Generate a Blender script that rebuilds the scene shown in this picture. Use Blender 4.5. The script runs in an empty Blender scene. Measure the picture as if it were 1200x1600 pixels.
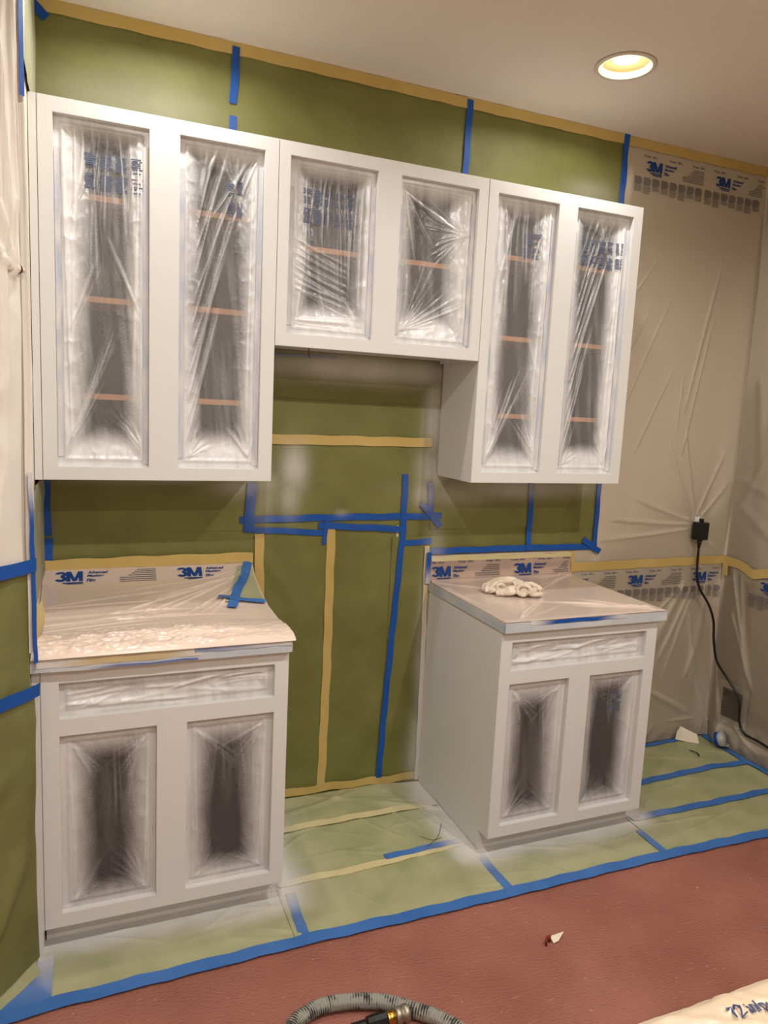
import bpy, bmesh, math, random
import numpy as np
from mathutils import Vector, Euler, Matrix

# ------------------------------------------------------------------ camera, world, lamps, exposure
S = bpy.context.scene
COL = S.collection
cam_d = bpy.data.cameras.new('camera')
cam_d.sensor_fit = 'HORIZONTAL'; cam_d.sensor_width = 36.0; cam_d.lens = 1131.74 / 1200 * 36.0
cam_d.clip_start = 0.02
cam = bpy.data.objects.new('camera', cam_d); COL.objects.link(cam)
cam.location = (0.15185, -2.75377, 1.64360)
cam.rotation_mode = 'XYZ'
cam.rotation_euler = [math.radians(a) for a in (81.98681, -2.71420, -22.06721)]
S.camera = cam

wd = bpy.data.worlds.new('world'); S.world = wd; wd.use_nodes = True
wd.node_tree.nodes['Background'].inputs[0].default_value = (1, 0.93, 0.84, 1)
wd.node_tree.nodes['Background'].inputs[1].default_value = 0.05

S.view_settings.view_transform = 'Standard'
S.view_settings.look = 'None'
S.view_settings.gamma = 1
S.view_settings.use_curve_mapping = False
S.view_settings.exposure = 0.0

CEIL = 2.887
LAMPS = [(1.924, -0.500, 7.5), (0.42, -0.50, 9.0), (0.42, -2.05, 22), (1.924, -2.05, 25), (1.924, -3.5, 19), (0.42, -3.5, 18)]
LAMP_COL = (1.0, 0.965, 0.92)

# ------------------------------------------------------------------ helpers
rnd = random.Random(7)

def s2l(c):
    return tuple(((v / 255) / 12.92 if v / 255 <= 0.04045 else ((v / 255 + 0.055) / 1.055) ** 2.4) for v in c) + (1,)

def link(o, parent=None):
    COL.objects.link(o)
    if parent is not None: o.parent = parent
    return o

def tag(o, label=None, cat=None, group=None, kind=None):
    if label: o['label'] = label
    if cat: o['category'] = cat
    if group: o['group'] = group
    if kind: o['kind'] = kind
    return o

def empty(name, label, cat, loc=(0, 0, 0), group=None):
    o = bpy.data.objects.new(name, None); o.location = loc; o.empty_display_size = 0.05
    link(o); tag(o, label, cat, group)
    bpy.context.view_layer.update()
    return o

def mesh_obj(name, V, F, mat, parent=None, smooth=False, attr=None):
    me = bpy.data.meshes.new(name)
    V = np.asarray(V, dtype=np.float64).reshape(-1, 3)
    if parent is not None:
        V = V - np.array(root_loc(parent))
    me.from_pydata(V.tolist(), [], F)
    if smooth: me.polygons.foreach_set('use_smooth', [True] * len(me.polygons))
    if attr is not None:
        for k, a in attr.items():
            at = me.attributes.new(k, 'FLOAT', 'POINT')
            at.data.foreach_set('value', np.asarray(a, dtype=np.float32).ravel())
    me.materials.append(mat)
    o = bpy.data.objects.new(name, me)
    return link(o, parent)

def root_loc(o):
    x = Vector((0, 0, 0))
    while o is not None:
        x += o.location; o = o.parent
    return x

class MB:
    """collects boxes and other solids, built as ONE mesh"""
    def __init__(s): s.V = []; s.F = []
    def box(s, a, b):
        x0, y0, z0 = [min(p, q) for p, q in zip(a, b)]; x1, y1, z1 = [max(p, q) for p, q in zip(a, b)]
        n = len(s.V)
        s.V += [(x0, y0, z0), (x1, y0, z0), (x1, y1, z0), (x0, y1, z0), (x0, y0, z1), (x1, y0, z1), (x1, y1, z1), (x0, y1, z1)]
        s.F += [tuple(n + i for i in f) for f in ((0, 3, 2, 1), (4, 5, 6, 7), (0, 1, 5, 4), (1, 2, 6, 5), (2, 3, 7, 6), (3, 0, 4, 7))]
        return s
    def prism(s, pts, axis, a, b):
        """polygon (2-D) extruded along axis from a to b"""
        n = len(s.V); k = len(pts)
        for c in (a, b):
            for p, q in pts:
                v = [p, q]; v.insert(axis, c); s.V.append(tuple(v))
        s.F += [tuple(n + i for i in range(k))[::-1], tuple(n + k + i for i in range(k))]
        s.F += [(n + i, n + (i + 1) % k, n + k + (i + 1) % k, n + k + i) for i in range(k)]
        return s
    def build(s, name, mat, parent=None, bevel=0.0, smooth=False):
        o = mesh_obj(name, s.V, s.F, mat, parent, smooth)
        bm = bmesh.new(); bm.from_mesh(o.data)
        bmesh.ops.recalc_face_normals(bm, faces=bm.faces)
        if bevel:
            bmesh.ops.bevel(bm, geom=list(bm.edges), offset=bevel, segments=2, affect='EDGES', profile=0.6)
        bm.to_mesh(o.data); bm.free()
        return o

def lathe(name, prof, centre, mat, parent=None, axis=(0, 0, 1), seg=40, smooth=True, close=False):
    """prof: (radius, height) list turned round axis"""
    q = Vector((0, 0, 1)).rotation_difference(Vector(axis).normalized())
    V = []; F = []
    for r, h in prof:
        for i in range(seg):
            a = 2 * math.pi * i / seg
            V.append(tuple(q @ Vector((r * math.cos(a), r * math.sin(a), h)) + Vector(centre)))
    n = len(prof)
    for j in range(n - 1 if not close else n):
        for i in range(seg):
            k = (j + 1) % n
            F.append((j * seg + i, j * seg + (i + 1) % seg, k * seg + (i + 1) % seg, k * seg + i))
    if not close:
        F.append(tuple(range(seg))[::-1]); F.append(tuple((n - 1) * seg + i for i in range(seg)))
    return mesh_obj(name, V, F, mat, parent, smooth)

def catmull(P, n=12):
    P = [Vector(p) for p in P]; Q = [P[0] * 2 - P[1]] + P + [P[-1] * 2 - P[-2]]; out = []
    for i in range(1, len(Q) - 2):
        a, b, c, d = Q[i - 1:i + 3]
        for k in range(n):
            t = k / n
            out.append(0.5 * ((2 * b) + (c - a) * t + (2 * a - 5 * b + 4 * c - d) * t * t + (3 * b - a - 3 * c + d) * t ** 3))
    out.append(P[-1]); return out

def tube_geo(P, rad, seg=12, squash=1.0):
    V = []; F = []; n = len(P); up = Vector((0, 0, 1)); prev = None
    for i, p in enumerate(P):
        t = (P[min(i + 1, n - 1)] - P[max(i - 1, 0)]).normalized()
        if prev is None:
            x = t.cross(up)
            if x.length < 0.1: x = t.cross(Vector((1, 0, 0)))
            x.normalize()
        else:
            x = (prev - t * prev.dot(t)).normalized()
        prev = x; y = t.cross(x)
        r = rad(i / (n - 1)) if callable(rad) else rad
        for k in range(seg):
            a = 2 * math.pi * k / seg
            V.append(tuple(p + x * (r * math.cos(a)) + y * (r * squash * math.sin(a))))
    for i in range(n - 1):
        for k in range(seg):
            F.append((i * seg + k, i * seg + (k + 1) % seg, (i + 1) * seg + (k + 1) % seg, (i + 1) * seg + k))
    F.append(tuple(range(seg))[::-1]); F.append(tuple((n - 1) * seg + k for k in range(seg)))
    return V, F

# --- numpy value noise
def _hash(ix, iy, seed):
    h = (ix.astype(np.int64) * 374761393 + iy.astype(np.int64) * 668265263 + seed * 974711) & 0xffffffff
    h = ((h ^ (h >> 13)) * 1274126177) & 0xffffffff
    return ((h ^ (h >> 16)) & 0xffff) / 65535.0
def vnoise(x, y, seed=0):
    x = np.asarray(x, float); y = np.asarray(y, float)
    ix = np.floor(x); iy = np.floor(y); fx = x - ix; fy = y - iy
    fx = fx * fx * (3 - 2 * fx); fy = fy * fy * (3 - 2 * fy)
    a = _hash(ix, iy, seed); b = _hash(ix + 1, iy, seed); c = _hash(ix, iy + 1, seed); d = _hash(ix + 1, iy + 1, seed)
    return (a + (b - a) * fx) * (1 - fy) + (c + (d - c) * fx) * fy
def fbm(x, y, seed=0, o=4):
    s = 0; a = 0.5
    for k in range(o):
        s = s + a * vnoise(x * 2 ** k, y * 2 ** k, seed + k * 17); a *= 0.5
    return s
def ridge(x, y, seed=0):
    return 1 - np.abs(2 * fbm(x, y, seed, 3) / 0.875 - 1)
def sm(a, b, x):
    t = np.clip((x - a) / (b - a), 0, 1); return t * t * (3 - 2 * t)
def folds(X, Y, L):
    """sum of creases; each (x0,y0,x1,y1,width,height,taper) -> ridge that widens from the first point"""
    h = np.zeros_like(X)
    for x0, y0, x1, y1, w, a in L:
        dx, dy = x1 - x0, y1 - y0; l = math.hypot(dx, dy); ux, uy = dx / l, dy / l
        t = ((X - x0) * ux + (Y - y0) * uy) / l; d = (X - x0) * -uy + (Y - y0) * ux
        d = d + 0.006 * np.sin(3.0 * t + x0 * 50)
        ww = w * (0.45 + 0.9 * np.clip(t, 0, 1))
        h += a * np.exp(-(d / ww) ** 2) * sm(-0.06, 0.08, t) * (1 - sm(0.55, 1.0, t))
    return h

def grid(name, fn, nu, nv, mat, parent=None, attr=None, smooth=True, mask=None):
    """fn(U,V)->X,Y,Z arrays ; attr: dict name -> fn(X,Y,Z,U,V) ; mask(U,V) keeps quads"""
    U, V = np.meshgrid(np.linspace(0, 1, nu + 1), np.linspace(0, 1, nv + 1), indexing='ij')
    X, Y, Z = fn(U, V)
    P = np.stack([X + 0 * U, Y + 0 * U, Z + 0 * U], -1).reshape(-1, 3)
    i, j = np.meshgrid(np.arange(nu), np.arange(nv), indexing='ij')
    a = (i * (nv + 1) + j).ravel()
    F = np.stack([a, a + nv + 1, a + nv + 2, a + 1], 1)
    if mask is not None:
        m = mask((U[:-1, :-1] + U[1:, 1:]) / 2, (V[:-1, :-1] + V[1:, 1:]) / 2).ravel(); F = F[m]
    A = {k: f(X + 0 * U, Y + 0 * U, Z + 0 * U, U, V) + 0 * U for k, f in (attr or {}).items()}
    return mesh_obj(name, P, F.tolist(), mat, parent, smooth, A)

# ------------------------------------------------------------------ materials
def mat(name, col, rough=0.6, spec=0.5, metal=0.0, bump=None, mott=0.0, mscale=6.0, col2=None, emit=None, coat=0.0):
    m = bpy.data.materials.new(name); m.use_nodes = True; nt = m.node_tree; N = nt.nodes; Lk = nt.links
    b = N['Principled BSDF']; b.inputs['Base Color'].default_value = s2l(col)
    b.inputs['Roughness'].default_value = rough; b.inputs['Metallic'].default_value = metal
    b.inputs['Specular IOR Level'].default_value = spec; b.inputs['Coat Weight'].default_value = coat
    if emit: b.inputs['Emission Color'].default_value = (*emit[0], 1); b.inputs['Emission Strength'].default_value = emit[1]
    tc = N.new('ShaderNodeTexCoord')
    if mott or col2:
        n = N.new('ShaderNodeTexNoise'); n.inputs['Scale'].default_value = mscale; n.inputs['Detail'].default_value = 6
        Lk.new(tc.outputs['Object'], n.inputs['Vector'])
        mx = N.new('ShaderNodeMix'); mx.data_type = 'RGBA'
        c = s2l(col); c2 = s2l(col2) if col2 else tuple(v * (1 - mott) for v in c[:3]) + (1,)
        mx.inputs[6].default_value = c; mx.inputs[7].default_value = c2
        mr = N.new('ShaderNodeMapRange'); mr.inputs[1].default_value = 0.35; mr.inputs[2].default_value = 0.7
        Lk.new(n.outputs['Fac'], mr.inputs[0]); Lk.new(mr.outputs[0], mx.inputs[0]); Lk.new(mx.outputs[2], b.inputs['Base Color'])
    if bump:
        sc, st, dist = bump
        n = N.new('ShaderNodeTexNoise'); n.inputs['Scale'].default_value = sc; n.inputs['Detail'].default_value = 3
        Lk.new(tc.outputs['Object'], n.inputs['Vector'])
        bp = N.new('ShaderNodeBump'); bp.inputs['Strength'].default_value = st; bp.inputs['Distance'].default_value = dist
        Lk.new(n.outputs['Fac'], bp.inputs['Height']); Lk.new(bp.outputs[0], b.inputs['Normal'])
    return m

PAINT = (216, 214, 210)
def spray_mat(name, col, col2=None, rough=0.6, spec=0.35, bump=(60, 0.25, 0.002), mscale=5, grain=260, paint=PAINT):
    """paper or tape with real white overspray where the 'spray' attribute is set"""
    m = mat(name, col, rough, spec, bump=bump, col2=col2 or tuple(int(c * .93) for c in col), mscale=mscale)
    nt = m.node_tree; N = nt.nodes; Lk = nt.links; b = N['Principled BSDF']
    src = b.inputs['Base Color'].links[0].from_socket
    at = N.new('ShaderNodeAttribute'); at.attribute_name = 'spray'
    tc = N.new('ShaderNodeTexCoord')
    n = N.new('ShaderNodeTexNoise'); n.inputs['Scale'].default_value = grain; n.inputs['Detail'].default_value = 2
    Lk.new(tc.outputs['Object'], n.inputs['Vector'])
    a = N.new('ShaderNodeMath'); a.operation = 'MULTIPLY_ADD'; a.inputs[1].default_value = 0.5; a.inputs[2].default_value = -0.25
    Lk.new(n.outputs['Fac'], a.inputs[0])
    # grain only where there is some spray
    g = N.new('ShaderNodeMath'); g.operation = 'MULTIPLY'; Lk.new(a.outputs[0], g.inputs[0]); Lk.new(at.outputs['Fac'], g.inputs[1])
    s = N.new('ShaderNodeMath'); s.operation = 'ADD'; s.use_clamp = True; Lk.new(at.outputs['Fac'], s.inputs[0]); Lk.new(g.outputs[0], s.inputs[1])
    mx = N.new('ShaderNodeMix'); mx.data_type = 'RGBA'; mx.inputs[7].default_value = s2l(paint)
    Lk.new(s.outputs[0], mx.inputs[0]); Lk.new(src, mx.inputs[6]); Lk.new(mx.outputs[2], b.inputs['Base Color'])
    return m

def film_mat(name, clear=(225, 220, 212), coat=(228, 224, 218), rough=0.22, base=0.35, speck=0.25, spec=0.5, thin=(1, 1, 1), bumps=(160, 0.15)):
    """plastic film: see-through, hazed by 'base', and by paint where 'fog' is set"""
    m = bpy.data.materials.new(name); m.use_nodes = True; nt = m.node_tree; N = nt.nodes; Lk = nt.links
    b = N['Principled BSDF']; out = N['Material Output']
    b.inputs['Base Color'].default_value = s2l(coat); b.inputs['Roughness'].default_value = rough; b.inputs['Specular IOR Level'].default_value = spec
    tc = N.new('ShaderNodeTexCoord')
    nb = N.new('ShaderNodeTexNoise'); nb.inputs['Scale'].default_value = bumps[0]; Lk.new(tc.outputs['Object'], nb.inputs['Vector'])
    bp = N.new('ShaderNodeBump'); bp.inputs['Strength'].default_value = bumps[1]; bp.inputs['Distance'].default_value = 0.001
    Lk.new(nb.outputs['Fac'], bp.inputs['Height']); Lk.new(bp.outputs[0], b.inputs['Normal'])
    tr = N.new('ShaderNodeBsdfTransparent'); tr.inputs[0].default_value = (*thin, 1)
    at = N.new('ShaderNodeAttribute'); at.attribute_name = 'fog'
    n = N.new('ShaderNodeTexNoise'); n.inputs['Scale'].default_value = 420; n.inputs['Detail'].default_value = 2
    Lk.new(tc.outputs['Object'], n.inputs['Vector'])
    a = N.new('ShaderNodeMath'); a.operation = 'MULTIPLY_ADD'; a.inputs[1].default_value = speck; a.inputs[2].default_value = base - speck / 2
    Lk.new(n.outputs['Fac'], a.inputs[0])
    s = N.new('ShaderNodeMath'); s.operation = 'ADD'; s.use_clamp = True; Lk.new(a.outputs[0], s.inputs[0]); Lk.new(at.outputs['Fac'], s.inputs[1])
    # glossy sheen keeps on the see-through parts
    gl = N.new('ShaderNodeBsdfGlossy'); gl.inputs['Roughness'].default_value = max(rough - 0.04, 0.08); Lk.new(bp.outputs[0], gl.inputs['Normal'])
    fr = N.new('ShaderNodeFresnel'); fr.inputs[0].default_value = 1.45; Lk.new(bp.outputs[0], fr.inputs['Normal'])
    m1 = N.new('ShaderNodeMixShader'); Lk.new(fr.outputs[0], m1.inputs[0]); Lk.new(tr.outputs[0], m1.inputs[1]); Lk.new(gl.outputs[0], m1.inputs[2])
    mx = N.new('ShaderNodeMixShader'); Lk.new(s.outputs[0], mx.inputs[0]); Lk.new(m1.outputs[0], mx.inputs[1]); Lk.new(b.outputs[0], mx.inputs[2])
    Lk.new(mx.outputs[0], out.inputs['Surface'])
    return m

M = {}
M['paint'] = mat('cabinet_paint', (218, 218, 216), 0.42, 0.4, bump=(90, 0.12, 0.001))
M['wall'] = mat('wall_paint', (226, 214, 196), 0.8, 0.2, bump=(70, 0.35, 0.003))
M['ceiling'] = mat('ceiling_paint', (226, 214, 202), 0.9, 0.1, bump=(110, 0.55, 0.004))
M['paper'] = spray_mat('green_paper', (118, 118, 64), (104, 103, 53), bump=(9, 0.6, 0.010))
M['floor_paper'] = spray_mat('green_floor_paper', (164, 164, 124), (146, 148, 108), rough=0.42, bump=(9, 0.3, 0.005), mscale=7)
M['blue'] = spray_mat('blue_tape', (14, 74, 154), (18, 80, 164), rough=0.55, bump=(120, 0.25, 0.001))
M['blue_floor'] = spray_mat('blue_floor_tape', (62, 110, 176), (50, 98, 164), rough=0.5, bump=(60, 0.25, 0.001))
M['yellow'] = spray_mat('masking_tape', (196, 170, 104), (188, 160, 92), rough=0.6, bump=(150, 0.3, 0.001))
M['pale_tape'] = spray_mat('pale_masking_tape', (206, 192, 146), (198, 184, 136), rough=0.5, bump=(40, 0.25, 0.001))
M['dark'] = mat('cabinet_inside', (56, 45, 38), 0.7, 0.2, mott=0.2)
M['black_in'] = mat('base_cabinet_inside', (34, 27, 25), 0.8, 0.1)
M['shelf'] = mat('shelf_wood', (232, 168, 120), 0.6, 0.3, mott=0.15, mscale=14)
M['film_win'] = film_mat('window_film', coat=(222, 223, 224), base=0.17, speck=0.46, rough=0.26)
M['film_base'] = film_mat('base_door_film', coat=(222, 221, 220), base=0.10, speck=0.34, rough=0.30)
M['film_wall'] = film_mat('wall_film', coat=(226, 214, 194), base=0.24, speck=0.1, rough=0.30)
M['film_clear'] = film_mat('clear_wall_film', coat=(226, 214, 194), base=0.10, speck=0.06, rough=0.28)
M['film_left'] = film_mat('bright_film', coat=(226, 220, 210), base=0.85, speck=0.1, rough=0.3)
M['film_top'] = film_mat('counter_film', coat=(224, 204, 189), base=0.66, speck=0.1, rough=0.27, bumps=(60, 0.1))
M['counter'] = mat('countertop', (206, 172, 152), 0.5, 0.4, mott=0.12, mscale=20)
M['counter_edge'] = spray_mat('edge_tape', (150, 172, 196), (176, 188, 202), rough=0.5, bump=(60, 0.3, 0.002))
M['ink_blue'] = mat('blue_ink', (26, 64, 128), 0.6, 0.2)
M['ink_dark'] = mat('dark_blue_ink', (62, 72, 108), 0.6, 0.2)
M['ink_win'] = mat('slate_ink', (98, 106, 128), 0.6, 0.2)
M['ink_grey'] = mat('grey_ink', (112, 106, 104), 0.7, 0.1)
M['trim'] = mat('white_trim', (214, 202, 184), 0.5, 0.4)
M['plastic_black'] = mat('black_plastic', (14, 14, 15), 0.35, 0.5)
M['outlet'] = mat('outlet_plastic', (238, 234, 226), 0.4, 0.5)
M['grille'] = mat('dark_grille', (52, 44, 34), 0.7, 0.2)
M['brass'] = mat('brass', (196, 150, 70), 0.25, 0.5, metal=1.0)
M['steel'] = mat('worn_steel', (176, 168, 152), 0.4, 0.5, metal=0.8, mott=0.4, mscale=60)
M['cloth'] = mat('cream_cloth', (226, 212, 194), 0.85, 0.2, bump=(220, 0.4, 0.001), col2=(198, 182, 162), mscale=30)
M['card'] = mat('white_card', (226, 214, 194), 0.7, 0.2, bump=(60, 0.2, 0.001))
M['seam'] = mat('seam_shadow_gap', (120, 112, 108), 0.8, 0.1)
M['cup'] = film_mat('clear_plastic', coat=(220, 220, 216), base=0.45, speck=0.05, rough=0.12)
M['lamp'] = mat('lamp_reflector', (226, 200, 150), 0.35, 0.5)
M['lamp_trim'] = mat('lamp_trim', (208, 198, 178), 0.4, 0.5)
M['bulb'] = mat('bulb', (255, 250, 240), 0.4, 0.2, emit=((1, 0.95, 0.86), 2.2))
M['rust'] = mat('red_paper_scrap', (132, 60, 44), 0.7, 0.2)
M['island_film'] = film_mat('island_film', coat=(200, 180, 152), base=0.80, speck=0.06, rough=0.40, bumps=(40, 0.2))

# rosin paper floor: brick red, embossed, with scuffs and paint flecks
def rosin():
    m = mat('rosin_paper', (158, 102, 88), 0.62, 0.3, col2=(142, 88, 74), mscale=3)
    nt = m.node_tree; N = nt.nodes; Lk = nt.links; b = N['Principled BSDF']; tc = N.new('ShaderNodeTexCoord')
    src = b.inputs['Base Color'].links[0].from_socket
    mp = N.new('ShaderNodeMapping'); mp.inputs['Scale'].default_value = (70, 170, 1); mp.inputs['Rotation'].default_value = (0, 0, 0.5)
    Lk.new(tc.outputs['Object'], mp.inputs[0])
    n = N.new('ShaderNodeTexNoise'); n.inputs['Scale'].default_value = 1; n.inputs['Detail'].default_value = 3; Lk.new(mp.outputs[0], n.inputs['Vector'])
    n2 = N.new('ShaderNodeTexNoise'); n2.inputs['Scale'].default_value = 7; n2.inputs['Detail'].default_value = 5; Lk.new(tc.outputs['Object'], n2.inputs['Vector'])
    mu = N.new('ShaderNodeMath'); mu.operation = 'MULTIPLY'; Lk.new(n.outputs['Fac'], mu.inputs[0]); Lk.new(n2.outputs['Fac'], mu.inputs[1])
    bp = N.new('ShaderNodeBump'); bp.inputs['Strength'].default_value = 1.0; bp.inputs['Distance'].default_value = 0.010
    Lk.new(mu.outputs[0], bp.inputs['Height']); Lk.new(bp.outputs[0], b.inputs['Normal'])
    # flecks of dried paint
    v = N.new('ShaderNodeTexNoise'); v.inputs['Scale'].default_value = 46; v.inputs['Detail'].default_value = 4; Lk.new(tc.outputs['Object'], v.inputs['Vector'])
    r = N.new('ShaderNodeMapRange'); r.inputs[1].default_value = 0.70; r.inputs[2].default_value = 0.76; Lk.new(v.outputs['Fac'], r.inputs[0])
    mp2 = N.new('ShaderNodeMapping'); mp2.inputs['Scale'].default_value = (3, 40, 1); mp2.inputs['Rotation'].default_value = (0, 0, -0.35); Lk.new(tc.outputs['Object'], mp2.inputs[0])
    v2 = N.new('ShaderNodeTexNoise'); v2.inputs['Scale'].default_value = 3; v2.inputs['Detail'].default_value = 3; Lk.new(mp2.outputs[0], v2.inputs['Vector'])
    r2 = N.new('ShaderNodeMapRange'); r2.inputs[1].default_value = 0.66; r2.inputs[2].default_value = 0.8; r2.inputs[4].default_value = 0.45; Lk.new(v2.outputs['Fac'], r2.inputs[0])
    ad = N.new('ShaderNodeMath'); ad.operation = 'MAXIMUM'; Lk.new(r.outputs[0], ad.inputs[0]); Lk.new(r2.outputs[0], ad.inputs[1])
    mx = N.new('ShaderNodeMix'); mx.data_type = 'RGBA'; mx.inputs[7].default_value = s2l((206, 166, 150)); Lk.new(ad.outputs[0], mx.inputs[0]); Lk.new(src, mx.inputs[6])
    Lk.new(mx.outputs[2], b.inputs['Base Color'])
    return m
M['rosin'] = rosin()

# ------------------------------------------------------------------ where overspray landed (metres in the room)
WALL_BLOBS = [(0.90, 1.40, .055, .10, .70), (0.885, 1.30, .045, .10, .45), (1.50, 1.62, .05, .16, .75), (1.50, 1.40, .07, .10, .6), (1.47, 1.30, .05, .06, .6),
              (1.15, 1.80, .5, .05, .8), (1.53, 0.62, .05, .45, .75), (1.515, 0.15, .06, .2, .8), (0.30, 2.62, .30, .08, .18), (1.62, 1.30, .18, .05, .35), (1.95, 1.33, .40, .05, .5), (0.72, 1.34, .14, .05, .5),
              (0.40, 1.36, .4, .02, .35), (2.20, 2.62, .14, .05, .25), (0.78, 1.30, .06, .12, .3), (1.10, 1.22, .03, .012, .3)]
def spray_wall(X, Z, k=1.0):
    s = np.zeros_like(X)
    for cx, cz, rx, rz, a in WALL_BLOBS:
        s = np.maximum(s, a * np.exp(-(((X - cx) / rx) ** 2 + ((Z - cz) / rz) ** 2) ** 1.2))
    n = 0.75 + 0.5 * fbm(X * 9, Z * 9, 5)
    return np.clip(s * n * k, 0, 1)
def spray_floor(X, Y, k=1.0):
    # distance in front of the cabinets
    s = np.zeros_like(X)
    for x0, x1 in ((-0.05, 0.76), (1.50, 2.25)):
        dx = np.maximum(np.maximum(x0 - X, X - x1), 0); dy = np.maximum(-(Y + 0.56), 0)
        d = np.hypot(dx, dy)
        d = d + 0.07 * (fbm(X * 7, Y * 7, 9) - 0.45)
        s = np.maximum(s, 0.86 * (1 - sm(0.0, 0.125, d)) + 0.14 * (1 - sm(0.05, 0.3, d)))
    return np.clip(s * k, 0, 1)

# ------------------------------------------------------------------ room shell
def struct(o): o['kind'] = 'structure'; return o
XR, YF = 3.21, -4.3
A50 = math.radians(50); AE = (-1.25 * math.cos(A50), -0.64 - 1.25 * math.sin(A50))
floor_poly = [(0, 0), (XR, 0), (XR, YF), (AE[0], YF), AE, (0, -0.64)]
def slab(name, m, z0, z1): return struct(MB().prism(floor_poly[::-1], 2, z0, z1).build(name, m))
slab('floor', M['rosin'], -0.05, 0.0)
# ceiling with the six round holes of the cans
bm = bmesh.new()
def ring(pts):
    vs = [bm.verts.new((x, y, CEIL)) for x, y in pts]
    for a, b in zip(vs, vs[1:] + vs[:1]): bm.edges.new((a, b))
ring([(-1.0, 0.05), (XR + .05, 0.05), (XR + .05, YF - .05), (-1.0, YF - .05)])
for x, y, e in LAMPS: ring([(x + 0.086 * math.cos(2 * math.pi * i / 40), y + 0.086 * math.sin(2 * math.pi * i / 40)) for i in range(40)])
bmesh.ops.triangle_fill(bm, use_beauty=True, use_dissolve=False, edges=bm.edges)
bmesh.ops.recalc_face_normals(bm, faces=bm.faces)
me = bpy.data.meshes.new('ceiling'); bm.to_mesh(me); bm.free(); me.materials.append(M['ceiling'])
co = link(bpy.data.objects.new('ceiling', me)); struct(co)

def wall(name, a, b, t=0.06):
    (x0, y0), (x1, y1) = a, b; dx, dy = x1 - x0, y1 - y0; l = math.hypot(dx, dy); nx, ny = -dy / l * t, dx / l * t
    return struct(MB().prism([(x0, y0), (x1, y1), (x1 + nx, y1 + ny), (x0 + nx, y0 + ny)], 2, 0, CEIL).build(name, M['wall']))
wall('wall_back', (0, 0), (XR, 0)); wall('wall_right', (XR, 0), (XR, YF))
wall('wall_front', (XR, YF), (AE[0], YF)); wall('wall_left', (0, -0.64), (0, 0))
wall('wall_left_angled', AE, (0, -0.64)); wall('wall_left_near', (AE[0], YF), AE)
struct(MB().prism([(-0.0, 0), (-0.014, 0), (-0.014, 0.055), (-0.010, 0.075), (-0.010, 0.09), (-0.004, 0.1), (0, 0.1)], 1, -0.005, YF).build('baseboard_right', M['trim']))
bb = bpy.data.objects['baseboard_right']; bb.location.x = XR

struct(MB().box((.001, -.618, .002), (.020, -.55, .084)).build('trim_1', M['paint']))

# ------------------------------------------------------------------ recessed lamps
LBL = {0: 'round recessed ceiling light glowing near the wall film'}
def can(i, x, y, e):
    lab = LBL.get(i, ['', 'recessed ceiling light near the wall above the left cabinet, out of view', 'recessed ceiling light above the camera, out of view', 'recessed ceiling light above the peninsula, out of view', 'recessed ceiling light in the far right corner behind the camera', 'recessed ceiling light behind the camera on the left'][i])
    t = empty('recessed_light', lab, 'ceiling light', (x, y, CEIL), group='unseen recessed lights of the same room' if i else None)
    lathe('trim_ring', [(0.087, -0.001), (0.104, -0.001), (0.106, -0.003), (0.102, -0.006), (0.090, -0.006), (0.086, -0.002)], (x, y, CEIL), M['lamp_trim'], t, close=True, seg=64)
    V = []; 
    lathe('reflector', [(0.0855, -0.004), (0.078, 0.03), (0.068, 0.075), (0.066, 0.095), (0.075, 0.095), (0.090, 0.03), (0.0885, -0.003)], (x, y, CEIL), M['lamp'], t, close=True, seg=64)
    lathe('bulb', [(0.003, 0.016), (0.03, 0.017), (0.044, 0.021), (0.050, 0.032), (0.052, 0.092)], (x, y, CEIL), M['bulb'], t, seg=48)
    ld = bpy.data.lights.new('lamp_light', 'AREA'); ld.shape = 'DISK'; ld.size = 0.07; ld.energy = e; ld.color = LAMP_COL
    lo = bpy.data.objects.new('lamp_light', ld); lo.location = (0, 0, 0.0145); link(lo, t)
for i, (x, y, e) in enumerate(LAMPS): can(i, x, y, e)

# ------------------------------------------------------------------ printed lettering (flat print on film)
_txt = {}
def text_geo(body, bold=0.0, shear=0.0):
    k = (body, bold, shear)
    if k in _txt: return _txt[k]
    cu = bpy.data.curves.new('t', 'FONT'); cu.body = body; cu.size = 1; cu.offset = bold; cu.shear = shear; cu.resolution_u = 2; cu.fill_mode = 'FRONT'
    ob = bpy.data.objects.new('t', cu); COL.objects.link(ob)
    dg = bpy.context.evaluated_depsgraph_get(); me = ob.evaluated_get(dg).to_mesh()
    V = np.array([v.co[:2] for v in me.vertices]); F = [tuple(p.vertices) for p in me.polygons]
    ob.evaluated_get(dg).to_mesh_clear(); bpy.data.objects.remove(ob); bpy.data.curves.remove(cu)
    V[:, 0] -= V[:, 0].min(); h = V[:, 1].max() - V[:, 1].min(); V[:, 1] -= V[:, 1].min(); V /= h
    _txt[k] = (V, F); return _txt[k]
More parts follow.
